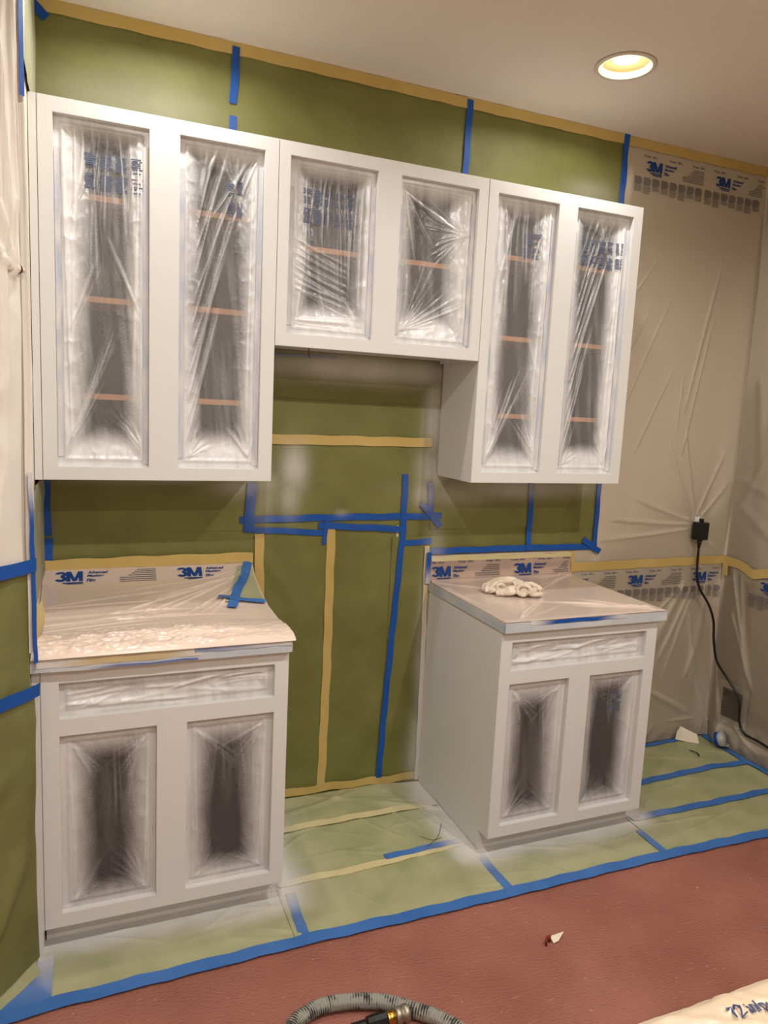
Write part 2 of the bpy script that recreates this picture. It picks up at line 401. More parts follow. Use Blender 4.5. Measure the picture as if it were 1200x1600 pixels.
class Print:
    """flat marks in (s, t) metres, s to the right, t up"""
    def __init__(p): p.V = []; p.F = []
    def text(p, body, s, t, h, w=None, bold=0.0, shear=0.0):
        V, F = text_geo(body, bold, shear); n = len(p.V); W = V[:, 0].max()
        k = (w / W) if w else h
        for a, b in V: p.V.append((s + a * k, t + b * h))
        p.F += [tuple(n + i for i in f) for f in F]
    def bar(p, s0, t0, s1, t1):
        n = len(p.V); k = max(1, int(abs(s1 - s0) / 0.02))
        for i in range(k + 1):
            s = s0 + (s1 - s0) * i / k; p.V += [(s, t0), (s, t1)]
        p.F += [(n + 2 * i, n + 2 * i + 2, n + 2 * i + 3, n + 2 * i + 1) for i in range(k)]
    def place(p, name, fn, m, parent, clip=None):
        V = np.array(p.V); X, Y, Z = fn(V[:, 0], V[:, 1])
        F = p.F
        if clip is not None:
            ok = clip(V[:, 0], V[:, 1]); F = [f for f in F if all(ok[i] for i in f)]
        o = mesh_obj(name, np.stack([X, Y, Z], 1), F, m, parent)
        if not F: bpy.data.objects.remove(o); return None
        if name != 'printed_logo': o['kind'] = 'stuff'
        return o
def logo_3m(p, s, t, h, w):
    def q(pts):
        n = len(p.V); p.V.extend([(s + a * w / 1.46, t + b * h) for a, b in pts]); p.F.append(tuple(range(n, n + len(pts))))
    for cx, cy, r, a0, a1 in ((.27, .715, .185, 165, -90), (.27, .285, .185, 90, -165)):
        for i in range(16):
            a, b = [math.radians(a0 + (a1 - a0) * k / 16) for k in (i, i + 1)]
            q([(cx + (r + o) * math.cos(g) * 1.12, cy + (r + o) * math.sin(g)) for g, o in ((a, -.10), (a, .10), (b, .10), (b, -.10))])
    q([(.56, 0), (.78, 0), (.78, 1), (.56, 1)]); q([(1.24, 0), (1.46, 0), (1.46, 1), (1.24, 1)])
    q([(.56, 1), (.92, .02), (1.10, .02), (.82, 1)]); q([(1.46, 1), (1.20, 1), (.92, .02), (1.10, .02)])
class Logos(list):
    def place(p, *a, **k):
        for q in p: q.place(*a, **k)
PER = 0.4115
def band_prints(s_first, n, top, cols=True):
    """rows of the maker's print; top = t of the upper edge of the print. returns logo, dark, grey"""
    L_, B, G = Logos(), Print(), Print()
    for k in range(n):
        s = s_first + k * PER; A = Print(); L_.append(A)
        for q in (-0.02, 0.125, 0.262): B.text('72 in/po  1,80 m', s + q, top - 0.013, 0.0115, 0.076, bold=0.02)
        logo_3m(A, s, top - 0.068, 0.044, 0.088)
        A.bar(s + 0.022, top - 0.0765, s + 0.088, top - 0.0715)
        A.bar(s + 0.035, top - 0.083, s + 0.088, top - 0.079)
        for i, wd_ in enumerate(('Advanced', 'Masking', 'Film')):
            A.text(wd_, s + 0.103 - i * 0.002, top - 0.037 - i * 0.0175, 0.0135, (0.068, 0.058, 0.030)[i], bold=0.035, shear=0.25)
        for i in range(7):
            G.bar(s + 0.27 - min(i, 4) * 0.010 - (0.02 if i > 3 else 0), top - 0.026 - i * 0.0088, s + 0.335, top - 0.0225 - i * 0.0088)
        if cols:
            for c in range(8):
                c0 = s - 0.062 + c * 0.0505; nl = 9 + (c * 5 + 2) % 4
                for i in range(nl):
                    g = top - 0.100 - i * 0.0058
                    w_ = 0.041 if (i % 5) else 0.034
                    G.bar(c0, g, c0 + w_, g + (0.0042 if i < 6 else 0.0026))
    return L_, B, G
def block_prints(s0, t0, n=4, rows=2, w=0.030, h=0.036, gap=0.008, seed=1):
    """columns of dense small print on the window films"""
    G = Print(); r = random.Random(seed)
    for j in range(rows):
        for c in range(n):
            s = s0 + c * (w + gap)
            for i in range(8):
                a = r.uniform(0, 0.12) * w
                if r.random() < 0.93: G.bar(s + a, t0 - j * (h + 0.012) - i * h / 8, s + w - r.uniform(0, .25) * w, t0 - j * (h + 0.012) - i * h / 8 - h / 11)
    return G

# ------------------------------------------------------------------ masking paper and film on the back wall
def wall_sheet(name, x0, x1, z0, z1, y, seed, amp=0.002, scale=3.0, m='paper', extra=None, res=0.018, k=1.0):
    nu = max(4, int((x1 - x0) / res)); nv = max(4, int((z1 - z0) / res))
    def fn(U, V):
        X = x0 + (x1 - x0) * U; Z = z0 + (z1 - z0) * V
        h = amp * (ridge(X * scale, Z * scale, seed) ** 3 + 0.4 * fbm(X * 5, Z * 5, seed + 3))
        if extra: h = h + extra(X, Z)
        return X, y - h, Z
    return grid(name, fn, nu, nv, M[m], None, {'spray': lambda X, Y, Z, U, V: spray_wall(X, Z, k), 'fog': lambda X, Y, Z, U, V: 0 * X})

P = []
def paper(lbl, *a, group='green masking papers on the walls', **k):
    o = wall_sheet('masking_paper', *a, **k); tag(o, lbl, 'masking paper', group); return o
paper('green masking paper above the left wall cabinet, in the left corner', 0.004, 0.655, 2.47, 2.865, -0.004, 1, amp=0.004, scale=2.5)
paper('green masking paper above the middle cabinets, between two blue tapes', 0.635, 1.58, 2.47, 2.865, -0.006, 2, amp=0.004, scale=2)
paper('green masking paper above the right wall cabinet, beside the printed film', 1.565, 2.352, 2.47, 2.865, -0.004, 3, amp=0.004, scale=2)
paper('dark green paper under the left wall cabinet, upper sheet', 0.004, 0.745, 1.158, 1.40, -0.0045, 4)
paper('green paper strip just above the left counter film', 0.004, 0.742, 1.00, 1.19, -0.002, 5)
paper('green paper under the bridge cabinet, topmost in the nook', 0.735, 1.520, 1.672, 1.86, -0.005, 6)
paper('green paper in the nook with the white paint blotch', 0.735, 1.520, 1.17, 1.69, -0.0025, 7, extra=lambda X, Z: folds(X, Z, [(0.9, 1.2, 0.95, 1.32, .012, .003), (1.48, 1.2, 1.36, 1.32, .012, .003), (1.5, 1.22, 1.42, 1.42, .014, .003), (.75, 1.2, .9, 1.34, .014, .003)]))
paper('tall green paper left of the long cream tape, reaching the floor', 0.735, 1.064, 0.02, 1.185, -0.003, 8, amp=0.004, scale=2.5,
      extra=lambda X, Z: folds(X, Z, [(.76, 1.1, 1.0, .75, .02, .006), (.75, .8, .95, .3, .03, .006), (1.04, .9, .85, .55, .03, .005), (.8, .9, 1.05, .5, .05, .004), (.78, .5, 1.0, .1, .04, .004)]))
paper('tall green paper between the cream tape and the long blue tape', 1.056, 1.350, 0.015, 1.18, -0.0012, 9, amp=0.002, scale=2.5,
      extra=lambda X, Z: folds(X, Z, [(1.08, 1.1, 1.25, .85, .015, .004), (1.31, .95, 1.12, .6, .02, .005), (1.1, .75, 1.28, .35, .025, .005), (1.2, 1.0, 1.3, .6, .03, .004), (1.08, .3, 1.3, .05, .03, .005), (1.33, .5, 1.2, .2, .03, .004)]))
paper('tall green paper between the long blue tape and the right base cabinet', 1.330, 1.513, 0.01, 1.12, -0.0045, 10, amp=0.004, scale=4,
      extra=lambda X, Z: folds(X, Z, [(1.36, 1.05, 1.5, .7, .02, .004), (1.36, .7, 1.48, .4, .02, .004), (1.33, .3, 1.47, .12, .02, .005)]))
paper('dark green paper under the right wall cabinet, left of its blue tape', 1.50, 2.005, 1.150, 1.40, -0.006, 11)
paper('dark green paper under the right wall cabinet, right of its blue tape', 1.990, 2.378, 1.140, 1.40, -0.004, 12)
paper('green paper strip above the right counter backsplash', 1.36, 2.378, 1.035, 1.17, -0.0025, 13)

# film on the back wall
def rand_folds(seed, n, x0, x1, z0, z1, w, a, src):
    r = random.Random(seed); L = []
    for i in range(n):
        sx, sz, ang, spread, ln = src[i % len(src)]
        t = ang + r.uniform(-spread, spread); l = ln * r.uniform(0.5, 1.1)
        L.append((sx + r.uniform(-.02, .02), sz + r.uniform(-.02, .02), sx + l * math.cos(t), sz + l * math.sin(t), w * r.uniform(.5, 1.3), a * r.uniform(.5, 1.4)))
    return L
FU = [(2.36, 2.05, 2.62, 2.45, .008, .005), (2.25, 1.55, 2.62, 2.28, .012, .007), (2.45, 1.65, 2.75, 2.35, .008, .005), (2.85, 1.72, 3.0, 2.55, .012, .007), (2.86, 1.5, 2.98, 2.3, .008, .005),
      (2.80, 1.6, 2.82, 1.95, .007, .004), (2.95, 1.2, 2.7, 1.7, .010, .005), (2.98, 1.22, 2.78, 1.9, .008, .004), (2.96, 1.15, 2.4, 1.19, .007, .005), (2.96, 1.13, 2.35, 1.08, .007, .005),
      (2.96, 1.17, 2.55, 1.30, .007, .004), (3.03, 1.12, 3.19, .98, .006, .004), (3.0, 1.2, 3.15, 1.6, .010, .005), (3.03, 1.2, 3.19, 1.4, .01, .005), (2.55, 1.5, 2.8, 2.0, .008, .004)]
def fu_h(X, Z):
    base = 0.003 * fbm(X * 2, Z * 2, 31) + folds(X, Z, FU) + 0.02 * sm(3.05, 3.21, X) * sm(0.9, 1.4, Z) * (1 - sm(2.3, 2.86, Z))
    return base * sm(0.0, 0.08, 2.85 - Z)
def fu_fn(x, z): return x, -0.001 - (0.003 + fu_h(x, z)) * sm(2.36, 2.42, x), z
film_u = grid('masking_film', lambda U, V: fu_fn(2.243 + 0.962 * U, 0.955 + 1.905 * V), 150, 260, M['film_wall'], None,
              {'fog': lambda X, Y, Z, U, V: 0.06 * fbm(X * 4, Z * 4, 3) + .18 * np.clip(folds(X, Z, FU) / .006, 0, 1)})  # fold term whitens the creases: their highlights are put into the haze
tag(film_u, 'clear printed masking film covering the upper wall right of the cabinets', 'masking film')
A_, B_, G_ = band_prints(2.478, 2, 2.825)
off = lambda f: (lambda s, t: (lambda r: (r[0], r[1] - 0.0016, r[2]))(f(s, t)))
for pr_, m_, nm in ((A_, 'ink_blue', 'printed_logo'), (B_, 'ink_dark', 'printed_size'), (G_, 'ink_grey', 'printed_small_text')):
    pr_.place(nm, off(fu_fn), M[m_], film_u, clip=lambda s, t: (s < 3.2) & (s > 2.37))

FL = [(2.99, .82, 2.80, .36, .010, .008), (3.02, .80, 2.86, .30, .008, .006), (3.06, .5, 3.0, .30, .012, .008), (2.95, .12, 3.15, .10, .008, .006), (2.95, .85, 2.68, .35, .03, .008), (2.9, .8, 2.6, .5, .012, .005), (3.0, .7, 3.1, .2, .02, .006), (3.1, .85, 3.05, .3, .03, .006), (2.8, .3, 3.15, .1, .02, .006), (2.6, .6, 2.75, .15, .015, .005), (2.3, .8, 2.6, .3, .02, .006), (3.05, .5, 3.18, .05, .012, .005)]
def fl_fn(x, z):
    h = 0.004 * fbm(x * 3, z * 3, 41) + folds(x, z, FL) + 0.02 * sm(3.1, 3.21, x) * (1 - sm(.7, .95, z)) + 0.010 * ridge(x * 7, z * 7, 3) ** 2 * (1 - sm(0.03, 0.2, z))
    return x, -0.010 - h * (1 - sm(.88, .98, z)), z
film_l = grid('masking_film', lambda U, V: fl_fn(2.24 + 0.950 * U, 0.01 + 0.955 * V + 0.006 * U), 130, 130, M['film_wall'], None, {'fog': lambda X, Y, Z, U, V: -.05 + 0.10 * fbm(X * 4, Z * 4, 9) + .2 * np.clip(folds(X, Z, FL) / .007, 0, 1)})  # creases drawn lighter through fog, standing for highlights on the folds
tag(film_l, 'clear printed masking film below the cream tape, right of the right base cabinet', 'masking film')
A_, B_, G_ = band_prints(2.18, 3, 0.925)
for pr_, m_, nm in ((A_, 'ink_blue', 'printed_logo'), (B_, 'ink_dark', 'printed_size'), (G_, 'ink_grey', 'printed_small_text')):
    pr_.place(nm, off(fl_fn), M[m_], film_l, clip=lambda s, t: (s < 3.185) & (s > 2.245))

# film on the right wall, above and below
def fr_fn(y, z):   # y negative, towards the camera
    h = 0.006 * fbm(y * 4, z * 4, 51) + folds(y, z, [(-.05, 1.2, -.3, 1.7, .02, .008), (-.02, 1.4, -.3, 1.3, .015, .006), (-.02, 1.3, -.35, 1.05, .015, .006), (-.1, 1.9, -.2, 1.3, .02, .006)])
    return XR - 0.004 - h * sm(.02, .12, -y), y, z
film_ru = grid('masking_film', lambda U, V: fr_fn(-0.022 - 1.58 * U, 0.955 + 1.9 * V), 90, 110, M['film_wall'], None, {'fog': lambda X, Y, Z, U, V: 0.08 * fbm(Y * 4, Z * 4, 3)})
tag(film_ru, 'clear masking film hanging on the upper part of the right wall', 'masking film')
FRL = [(-.08, .92, -.26, .38, .012, .010), (-.10, .7, -.30, .30, .010, .008), (-.05, .42, -.10, .10, .010, .009), (-.13, .13, -.10, .03, .008, .008), (-.2, .13, -.4, .06, .012, .008), (-.14, .9, -.20, .5, .008, .006)]
def frl_fn(y, z):
    h = 0.008 * fbm(y * 5, z * 5, 61) + folds(y, z, FRL) + 0.012 * ridge(y * 9, z * 9, 5) ** 2 * (1 - sm(.1, .2, z)) + 0.015 * (1 - sm(.08, .13, z))
    return XR - 0.010 - h * (1 - sm(.88, .98, z)) * sm(.02, .10, -y), y, z
film_rl = grid('masking_film', lambda U, V: frl_fn(-0.030 - 1.57 * U, 0.012 + 0.95 * V), 200, 150, M['film_clear'], None, {'fog': lambda X, Y, Z, U, V: 0.10 * (1 - sm(.08, .16, Z)) + .3 * np.clip(folds(Y, Z, FRL) / .008, 0, 1) + .25 * sm(.62, .8, fbm(Y * 16, Z * 16, 8)) * (1 - sm(.12, .3, Z))})  # FRL term paints fold highlights into the film's haze
tag(film_rl, 'clear printed masking film over the vent on the right wall', 'masking film')
A_, B_, G_ = band_prints(0.255, 3, 0.925)
def frl_s(s, t):
    x, y, z = frl_fn(-s, t); return x - 0.002, y, z
A_.place('printed_logo', frl_s, M['ink_blue'], film_rl, clip=lambda s, t: (s > 0.03) & (s < 1.5)); B_.place('printed_size', frl_s, M['ink_dark'], film_rl, clip=lambda s, t: (s > 0.0) & (s < 1.5)); G_.place('printed_small_text', frl_s, M['ink_grey'], film_rl, clip=lambda s, t: (s > 0.0) & (s < 1.5))

# ------------------------------------------------------------------ tape strips
def tape(pts, w, m, lbl, plane='wall', off_=0.009, group=None, wob=0.0015, cat='tape strip', parent=None, name='tape_strip', k=0.9, X0=None, sprayf=None):
    """strip along pts (2-D on its plane); wall: (x,z), floor: (x,y), right: (y,z)"""
    P_ = [Vector((p[0], p[1])) for p in pts]; path = []
    for a, b in zip(P_, P_[1:]):
        n = max(1, int((b - a).length / 0.02))
        path += [a.lerp(b, i / n) for i in range(n)]
    path.append(P_[-1]); V = []; n = len(path); r = random.Random(int(pts[0][0] * 1e4) + int(pts[0][1] * 1e3)); ph = r.uniform(0, 9)
    W2 = []
    for i, p in enumerate(path):
        t = (path[min(i + 1, n - 1)] - path[max(i - 1, 0)]).normalized(); nn = Vector((-t.y, t.x))
        wb = wob * math.sin(i * 0.7 + ph) + r.uniform(-.3, .3) * wob
        W2.append((p + nn * (w / 2 + wb), p, p - nn * (w / 2 - wb * .6)))
    W2 = np.array([[list(q) for q in row] for row in W2]).reshape(-1, 2); a, b = W2[:, 0], W2[:, 1]
    lift = off_ + 0.0008 * np.sin(a * 60 + b * 43)
    th = 0.0012
    if plane == 'wall': mk = lambda o: np.stack([a, -o, b], 1); sp = spray_wall(a, b, k)
    elif plane == 'floor': mk = lambda o: np.stack([a, b, o], 1); sp = spray_floor(a, b, k)
    elif plane == 'right': mk = lambda o: np.stack([XR - o, a, b], 1); sp = 0 * a
    else: mk = lambda o: plane(a, b, o); sp = 0 * a
    if sprayf is not None: sp = sprayf(a, b)
    Vt = np.concatenate([mk(lift), mk(lift - th)]); N3 = n * 3; F = []
    for i in range(n - 1):
        for j in (0, 1):
            q = (i * 3 + j, i * 3 + j + 1, (i + 1) * 3 + j + 1, (i + 1) * 3 + j); F.append(q); F.append(tuple(N3 + v for v in q[::-1]))
        for j in (0, 2): F.append((i * 3 + j, (i + 1) * 3 + j, N3 + (i + 1) * 3 + j, N3 + i * 3 + j))
    for i in (0, n - 1):
        for j in (0, 1): F.append((i * 3 + j, i * 3 + j + 1, N3 + i * 3 + j + 1, N3 + i * 3 + j))
    o = mesh_obj(name, Vt, F, M[m], parent, False, {'spray': np.concatenate([sp, sp])})
    bm_ = bmesh.new(); bm_.from_mesh(o.data); bmesh.ops.recalc_face_normals(bm_, faces=bm_.faces); bm_.to_mesh(o.data); bm_.free()
    if parent is None: tag(o, lbl, cat, group)
    elif lbl: o['label'] = lbl
    return o
GB = 'blue painter tapes on the back wall'
GY = 'cream masking tapes on the walls'
# along the ceiling
tape([(0.0, 2.866), (0.652, 2.866)], .042, 'yellow', 'cream masking tape under the ceiling above the left wall cabinet', group=GY, wob=.002, off_=.012)
tape([(0.640, 2.866), (1.40, 2.865), (2.345, 2.866)], .042, 'yellow', 'cream masking tape under the ceiling above the middle and right cabinets', group=GY, off_=.0125, wob=.002)
tape([(2.352, 2.866), (3.205, 2.866)], .042, 'yellow', 'cream masking tape under the ceiling above the printed wall film', group=GY, wob=.002)
tape([(0.646, 2.872), (0.637, 2.684)], .027, 'blue', 'vertical blue tape above the left wall cabinet, longer upper piece', off_=.0145, group=GB)
tape([(0.638, 2.644), (0.634, 2.47)], .026, 'blue', 'short blue tape touching the left wall cabinet top', off_=.012, group=GB)
tape([(1.571, 2.878), (1.566, 2.47)], .027, 'blue', 'vertical blue tape above the bridge cabinet', off_=.0145, group=GB)
tape([(2.349, 2.888), (2.349, 2.47)], .028, 'blue', 'vertical blue tape between green paper and printed wall film', off_=.0145, group=GB)
tape([(0.002, 2.862), (0.042, 2.826)], .030, 'blue', 'short blue tape in the top left corner of the wall', off_=.013, group=GB)
# nook
tape([(0.69, 1.200), (1.10, 1.207), (1.552, 1.206)], .027, 'blue', 'long horizontal blue tape crossing the nook, upper one', off_=.011, group=GB)
tape([(0.705, 1.165), (1.040, 1.143)], .024, 'blue', 'lower horizontal blue tape at the left of the nook', off_=.012, group=GB)
tape([(1.004, 1.175), (1.366, 1.153)], .026, 'blue', 'slanting horizontal blue tape left of the long vertical tape', off_=.0125, group=GB)
tape([(1.040, 1.198), (1.031, 1.098)], .017, 'blue', 'short vertical blue tape atop the long cream tape', off_=.014, group=GB)
tape([(0.734, 1.345), (0.724, 1.155)], .038, 'blue', 'vertical blue tape under the right end of the left wall cabinet', off_=.014, group=GB)
tape([(1.490, 1.352), (1.502, 1.206)], .024, 'blue', 'vertical blue tape under the left end of the right wall cabinet', off_=.0145, group=GB)
tape([(1.452, 1.262), (1.548, 1.163)], .027, 'blue', 'short diagonal blue tape crossing at the nook right side', off_=.016, group=GB)
tape([(1.381, 1.093), (1.513, 1.098)], .025, 'blue', 'short horizontal blue tape left of the right backsplash', off_=.011, group=GB)
tape([(1.374, 1.384), (1.376, 1.142), (1.352, .75), (1.333, .40), (1.319, 0.05)], .026, 'blue', 'long vertical blue tape running down the nook to the floor', off_=.013, group=GB)
tape([(1.486, 1.054), (1.93, 1.056), (2.384, 1.052)], .027, 'blue', 'horizontal blue tape above the right counter backsplash', off_=.0125, group=GB)
tape([(1.993, 1.365), (2.001, 1.046)], .027, 'blue', 'vertical blue tape below the middle of the right wall cabinet', off_=.0145, group=GB)
tape([(2.366, 1.372), (2.368, 1.032)], .024, 'blue', 'vertical blue tape below the right end of the right wall cabinet', off_=.0155, group=GB)
tape([(2.299, 1.087), (2.402, 1.027)], .028, 'blue', 'short diagonal blue tape at the lower right corner of the papers', off_=.017, group=GB)
tape([(1.500, 1.052), (1.497, 0.915)], .022, 'blue', 'vertical blue tape beside the left end of the right backsplash', off_=.024, group=GB, sprayf=lambda a, b: .75 * (1 - sm(.91, 1.0, b)))
tape([(0.018, 1.352), (0.021, 1.154)], .026, 'blue', 'vertical blue tape in the left corner under the wall cabinet', off_=.012, group=GB)
tape([(0.024, 1.144), (0.024, 1.062)], .026, 'blue', 'shorter blue tape in the left corner, just above the counter film', off_=.012, group=GB)
tape([(0.742, 1.513), (1.488, 1.518)], .038, 'yellow', 'horizontal cream masking tape across the nook', off_=.010, group=GY, k=.8)
tape([(1.060, 1.160), (1.063, .6), (1.056, 0.042)], .036, 'yellow', 'long vertical cream masking tape down the middle of the nook', off_=.0095, group=GY)
tape([(0.766, 1.146), (0.775, .80), (.775, .03)], .036, 'yellow', 'vertical cream masking tape beside the left counter film', off_=.0135, group=GY)
tape([(1.490, 1.078), (1.500, .6), (1.505, 0.012)], .022, 'yellow', 'vertical cream tape along the right base cabinet, painted over', off_=.014, group=GY, sprayf=lambda a, b: .35 + .6 * (1 - sm(.5, .95, b)))
tape([(2.248, 1.032), (2.256, 0.93)], .020, 'yellow', 'short vertical cream tape right of the right backsplash', off_=.012, group=GY)
tape([(2.245, 0.955), (2.6, 0.958), (3.205, 0.962)], .042, 'yellow', 'cream masking tape above the lower wall film', off_=.014, group=GY, wob=.002)
tape([(0.745, 0.042), (1.1, .045), (1.51, 0.032)], .034, 'yellow', 'wrinkled cream tape along the floor edge of the nook', off_=.012, group=GY, k=.8, wob=.004)
tape([(-0.008, 0.968), (-.12, .955), (-.2, .93), (-.3, .95), (-1.5, 0.955)], .045, 'yellow', 'wrinkled cream masking tape on the right wall', 'right', off_=.018, group=GY, wob=.004)
tape([(-0.040, 0.955), (-.042, .885)], .030, 'yellow', 'short vertical cream tape just inside the right wall corner', 'right', off_=.022, group=GY)
tape([(-0.008, 2.866), (-1.6, 2.866)], .042, 'yellow', 'cream masking tape under the ceiling on the right wall', 'right', off_=.012, group=GY)

# small marks: a blue line on the nook top
tape([(0.80, 1.832), (1.05, 1.836)], .008, 'blue', 'thin blue tape edge under the bridge cabinet', off_=.012, group=GB)

# ------------------------------------------------------------------ cabinets
FT = 0.020  # face frame thickness
def window_film(x0, x1, z0, z1, yf, parent, style, seed, m, prints=None, fogw=0.3, clearbox=None):
    """film stuck behind the face frame over one opening; local u,v in metres from the lower left"""
    W_, H = x1 - x0, z1 - z0; r = random.Random(seed); L = []
    if style == 'tall':
        for i in range(9):
            u = W_ * (0.12 + 0.76 * (i + r.uniform(-.3, .3)) / 8)
            L.append((u, H - .03, u + r.uniform(-.03, .03), H - r.uniform(.2, .6), r.uniform(.004, .008), r.uniform(.002, .006)))
        for i in range(7):
            a = math.radians(r.uniform(58, 86)); l = r.uniform(.2, .5)
            L.append((.02, .035 + i * .006, .02 + l * math.cos(a), .03 + l * math.sin(a), r.uniform(.004, .007), r.uniform(.003, .006)))
            a = math.radians(r.uniform(100, 130)); l = r.uniform(.12, .3)
            L.append((W_ - .02, .035 + i * .006, W_ - .02 + l * math.cos(a), .03 + l * math.sin(a), r.uniform(.004, .007), r.uniform(.002, .005)))
        for i in range(4):
            s = r.uniform(.25, .75) * H; u = r.choice((.03, W_ - .03)); d = 1 if u < W_ / 2 else -1
            L.append((u, s, u + d * r.uniform(.03, .12), s + r.uniform(.2, .4), r.uniform(.006, .010), r.uniform(.003, .006)))
        L.append((.035, .1, .03, H * .95, .006, .006)); L.append((W_ - .035, H - .05, W_ - .04, H * .1, .007, .006))
    elif style == 'diag':
        for i in range(10):
            s = H * (.08 + .075 * i); a = math.radians(76 - i * 1.0 + r.uniform(-3, 3)); l = r.uniform(.3, .62)
            L.append((.02 + .004 * i, s, .02 + l * math.cos(a), s + l * math.sin(a), r.uniform(.005, .009), r.uniform(.004, .008)))
        for i in range(7):
            a = math.radians(r.uniform(-120, -60)); l = r.uniform(.06, .3)
            L.append((W_ * (.3 + .1 * i), H - .03, W_ * (.3 + .1 * i) + l * math.cos(a), H - .03 + l * math.sin(a), r.uniform(.005, .01), r.uniform(.003, .006)))
        for i in range(8):
            a = math.radians(20 + 16 * i); l = r.uniform(.08, .2)
            L.append((.03 if i < 4 else W_ - .03, .04, (.03 if i < 4 else W_ - .03) + l * math.cos(a), .04 + l * math.sin(a), .006, r.uniform(.003, .006)))
        L.append((W_ - .04, H - .1, W_ - .035, H * .08, .006, .007))
    elif style == 'star':   # gathers towards the right edge and the lower corners
        for i in range(9):
            a = math.radians(130 + i * 13); l = r.uniform(.08, .22)
            L.append((W_ - .03, H * .70, W_ - .03 + l * math.cos(a), H * .70 + l * math.sin(a), r.uniform(.003, .006), r.uniform(.003, .005)))
        L.append((.03, H - .04, W_ - .06, H * .72, .010, .007)); L.append((.03, H - .04, W_ * .55, H * .55, .007, .005)); L.append((.03, H - .05, W_ * .25, H * .45, .007, .005))
        for i in range(10):
            a = math.radians(14 + i * 7.5); l = r.uniform(.14, .34)
            L.append((.02, .05, .02 + l * math.cos(a), .05 + l * math.sin(a), r.uniform(.004, .006), r.uniform(.003, .006)))
        L.append((W_ - .04, .08, W_ - .045, H * .55, .007, .006))
    elif style == 'swag':
        for i in range(9):
            u = W_ * (.2 + .075 * i); L.append((u, H - .05, u + r.uniform(-.02, .03), H - r.uniform(.15, .55), r.uniform(.004, .007), r.uniform(.003, .006)))
        for i in range(8):
            s = H * (.2 + .04 * i); L.append((.03, s + .05, W_ * .8, s - .04 + r.uniform(-.02, .02), r.uniform(.006, .010), r.uniform(.002, .005)))
        L.append((.04, .055, W_ - .03, .045, .012, .010)); L.append((W_ - .05, .04, W_ * .6, .16, .008, .006)); L.append((W_ * .45, .05, W_ * .38, .16, .007, .006)); L.append((.03, .03, .06, .2, .007, .006)); L.append((W_ - .04, H - .06, W_ - .05, .05, .006, .007))
    elif style == 'drawer':
        for i in range(int(W_ / .05) + 4):
            u = r.uniform(-.05, W_ - .15); v = r.uniform(.01, H * .7)
            L.append((u, v, u + r.uniform(.10, .22), v + r.uniform(-.02, .035), r.uniform(.004, .007), r.uniform(.002, .005)))
    elif style == 'door':
        for cx, cz, a0, a1 in ((.03, .03, 15, 75), (W_ - .03, .03, 105, 165), (.04, H - .04, -75, -40), (W_ - .04, H - .04, -150, -105)):
            for i in range(6):
                a = math.radians(a0 + (a1 - a0) * i / 5 + r.uniform(-3, 3)); l = r.uniform(.08, .2)
                L.append((cx, cz, cx + l * math.cos(a), cz + l * math.sin(a), r.uniform(.003, .006), r.uniform(.002, .004)))
        L.append((W_ - .03, .05, W_ - .034, H - .05, .005, .005)); L.append((.03, .05, .034, H - .05, .005, .005))
        for i in range(4):
            u = r.uniform(.05, W_ - .05); L.append((u, H - .03, u + r.uniform(-.03, .03), H * r.uniform(.3, .6), .006, .003))
    if style != 'drawer':
        L = [(a, b, c, d, w * .62, h * .62) for a, b, c, d, w, h in L]
        base_L = list(L)
        for a, b, c, d, w, h in base_L:      # fine creases beside the main ones
            for _ in range(2):
                ox = r.uniform(-.02, .02); L.append((a + ox * .3, b + r.uniform(-.01, .01), c + ox + r.uniform(-.012, .012), d + r.uniform(-.03, .03), w * .55, h * .45))
    res = 0.0030 if style not in ('door', 'drawer') else 0.0036
    nu, nv = int(W_ / res), int(H / res)
    d0 = yf + FT + 0.001
    def fn2(X, Z):
        u, v = X - x0, Z - z0
        e = np.minimum(np.minimum(u, W_ - u), np.minimum(v, H - v))
        bil = sm(0.0, 0.09, e)
        h = folds(u, v, L) * sm(.008, .03, e)
        crumple = 0.0035 * ridge(u * 22, v * 14, seed) ** 2 * sm(.012, .03, e) * (1 - sm(.04, .13, e))
        lip = 0.005 * (sm(.014, .022, e) - sm(.022, .034, e))
        return X, d0 + 0.011 * bil - h - crumple - lip * .6, Z
    def fog(X, Y, Z, U, V):
        u, v = X - x0, Z - z0
        if clearbox:
            cu0, cu1, cv0, cv1, soft = clearbox
            wob = 0.018 * (fbm(v * 7 + seed, u * 3, seed) - .45)
            d = np.minimum(np.minimum(u - cu0 * W_ - wob, cu1 * W_ - u + wob), np.minimum(v - cv0 * H, cv1 * H - v) + wob)
            f = 1 - sm(-soft * 1.2, soft * .9, d)
        else:
            f = np.ones_like(u)
        f = f + (.25 if style == 'door' else .40) * np.clip(folds(u, v, L) / 0.004, 0, 1) - .05
        return np.clip(f * .80 + 0.22 * (fbm(u * 12, v * 5, seed + 2) - .4) + (.14 if style == 'door' else .34) * (fbm(u * 60 + v * 6, v * 4, seed + 7) - .42), 0, 1)
    # the film also turns back against the frame, so it reaches past the opening's edge
    o = grid('masking_film', lambda U, V: fn2(x0 - .002 + (W_ + .004) * U, z0 - .002 + (H + .004) * V), nu, nv, m, parent, {'fog': fog})
    if prints is not None:
        prints.place('printed_small_text', lambda s, t: (lambda q: (q[0], q[1] - 0.0014, q[2]))(fn2(x0 + s, z0 + t)), M['ink_win'], o)
    return o

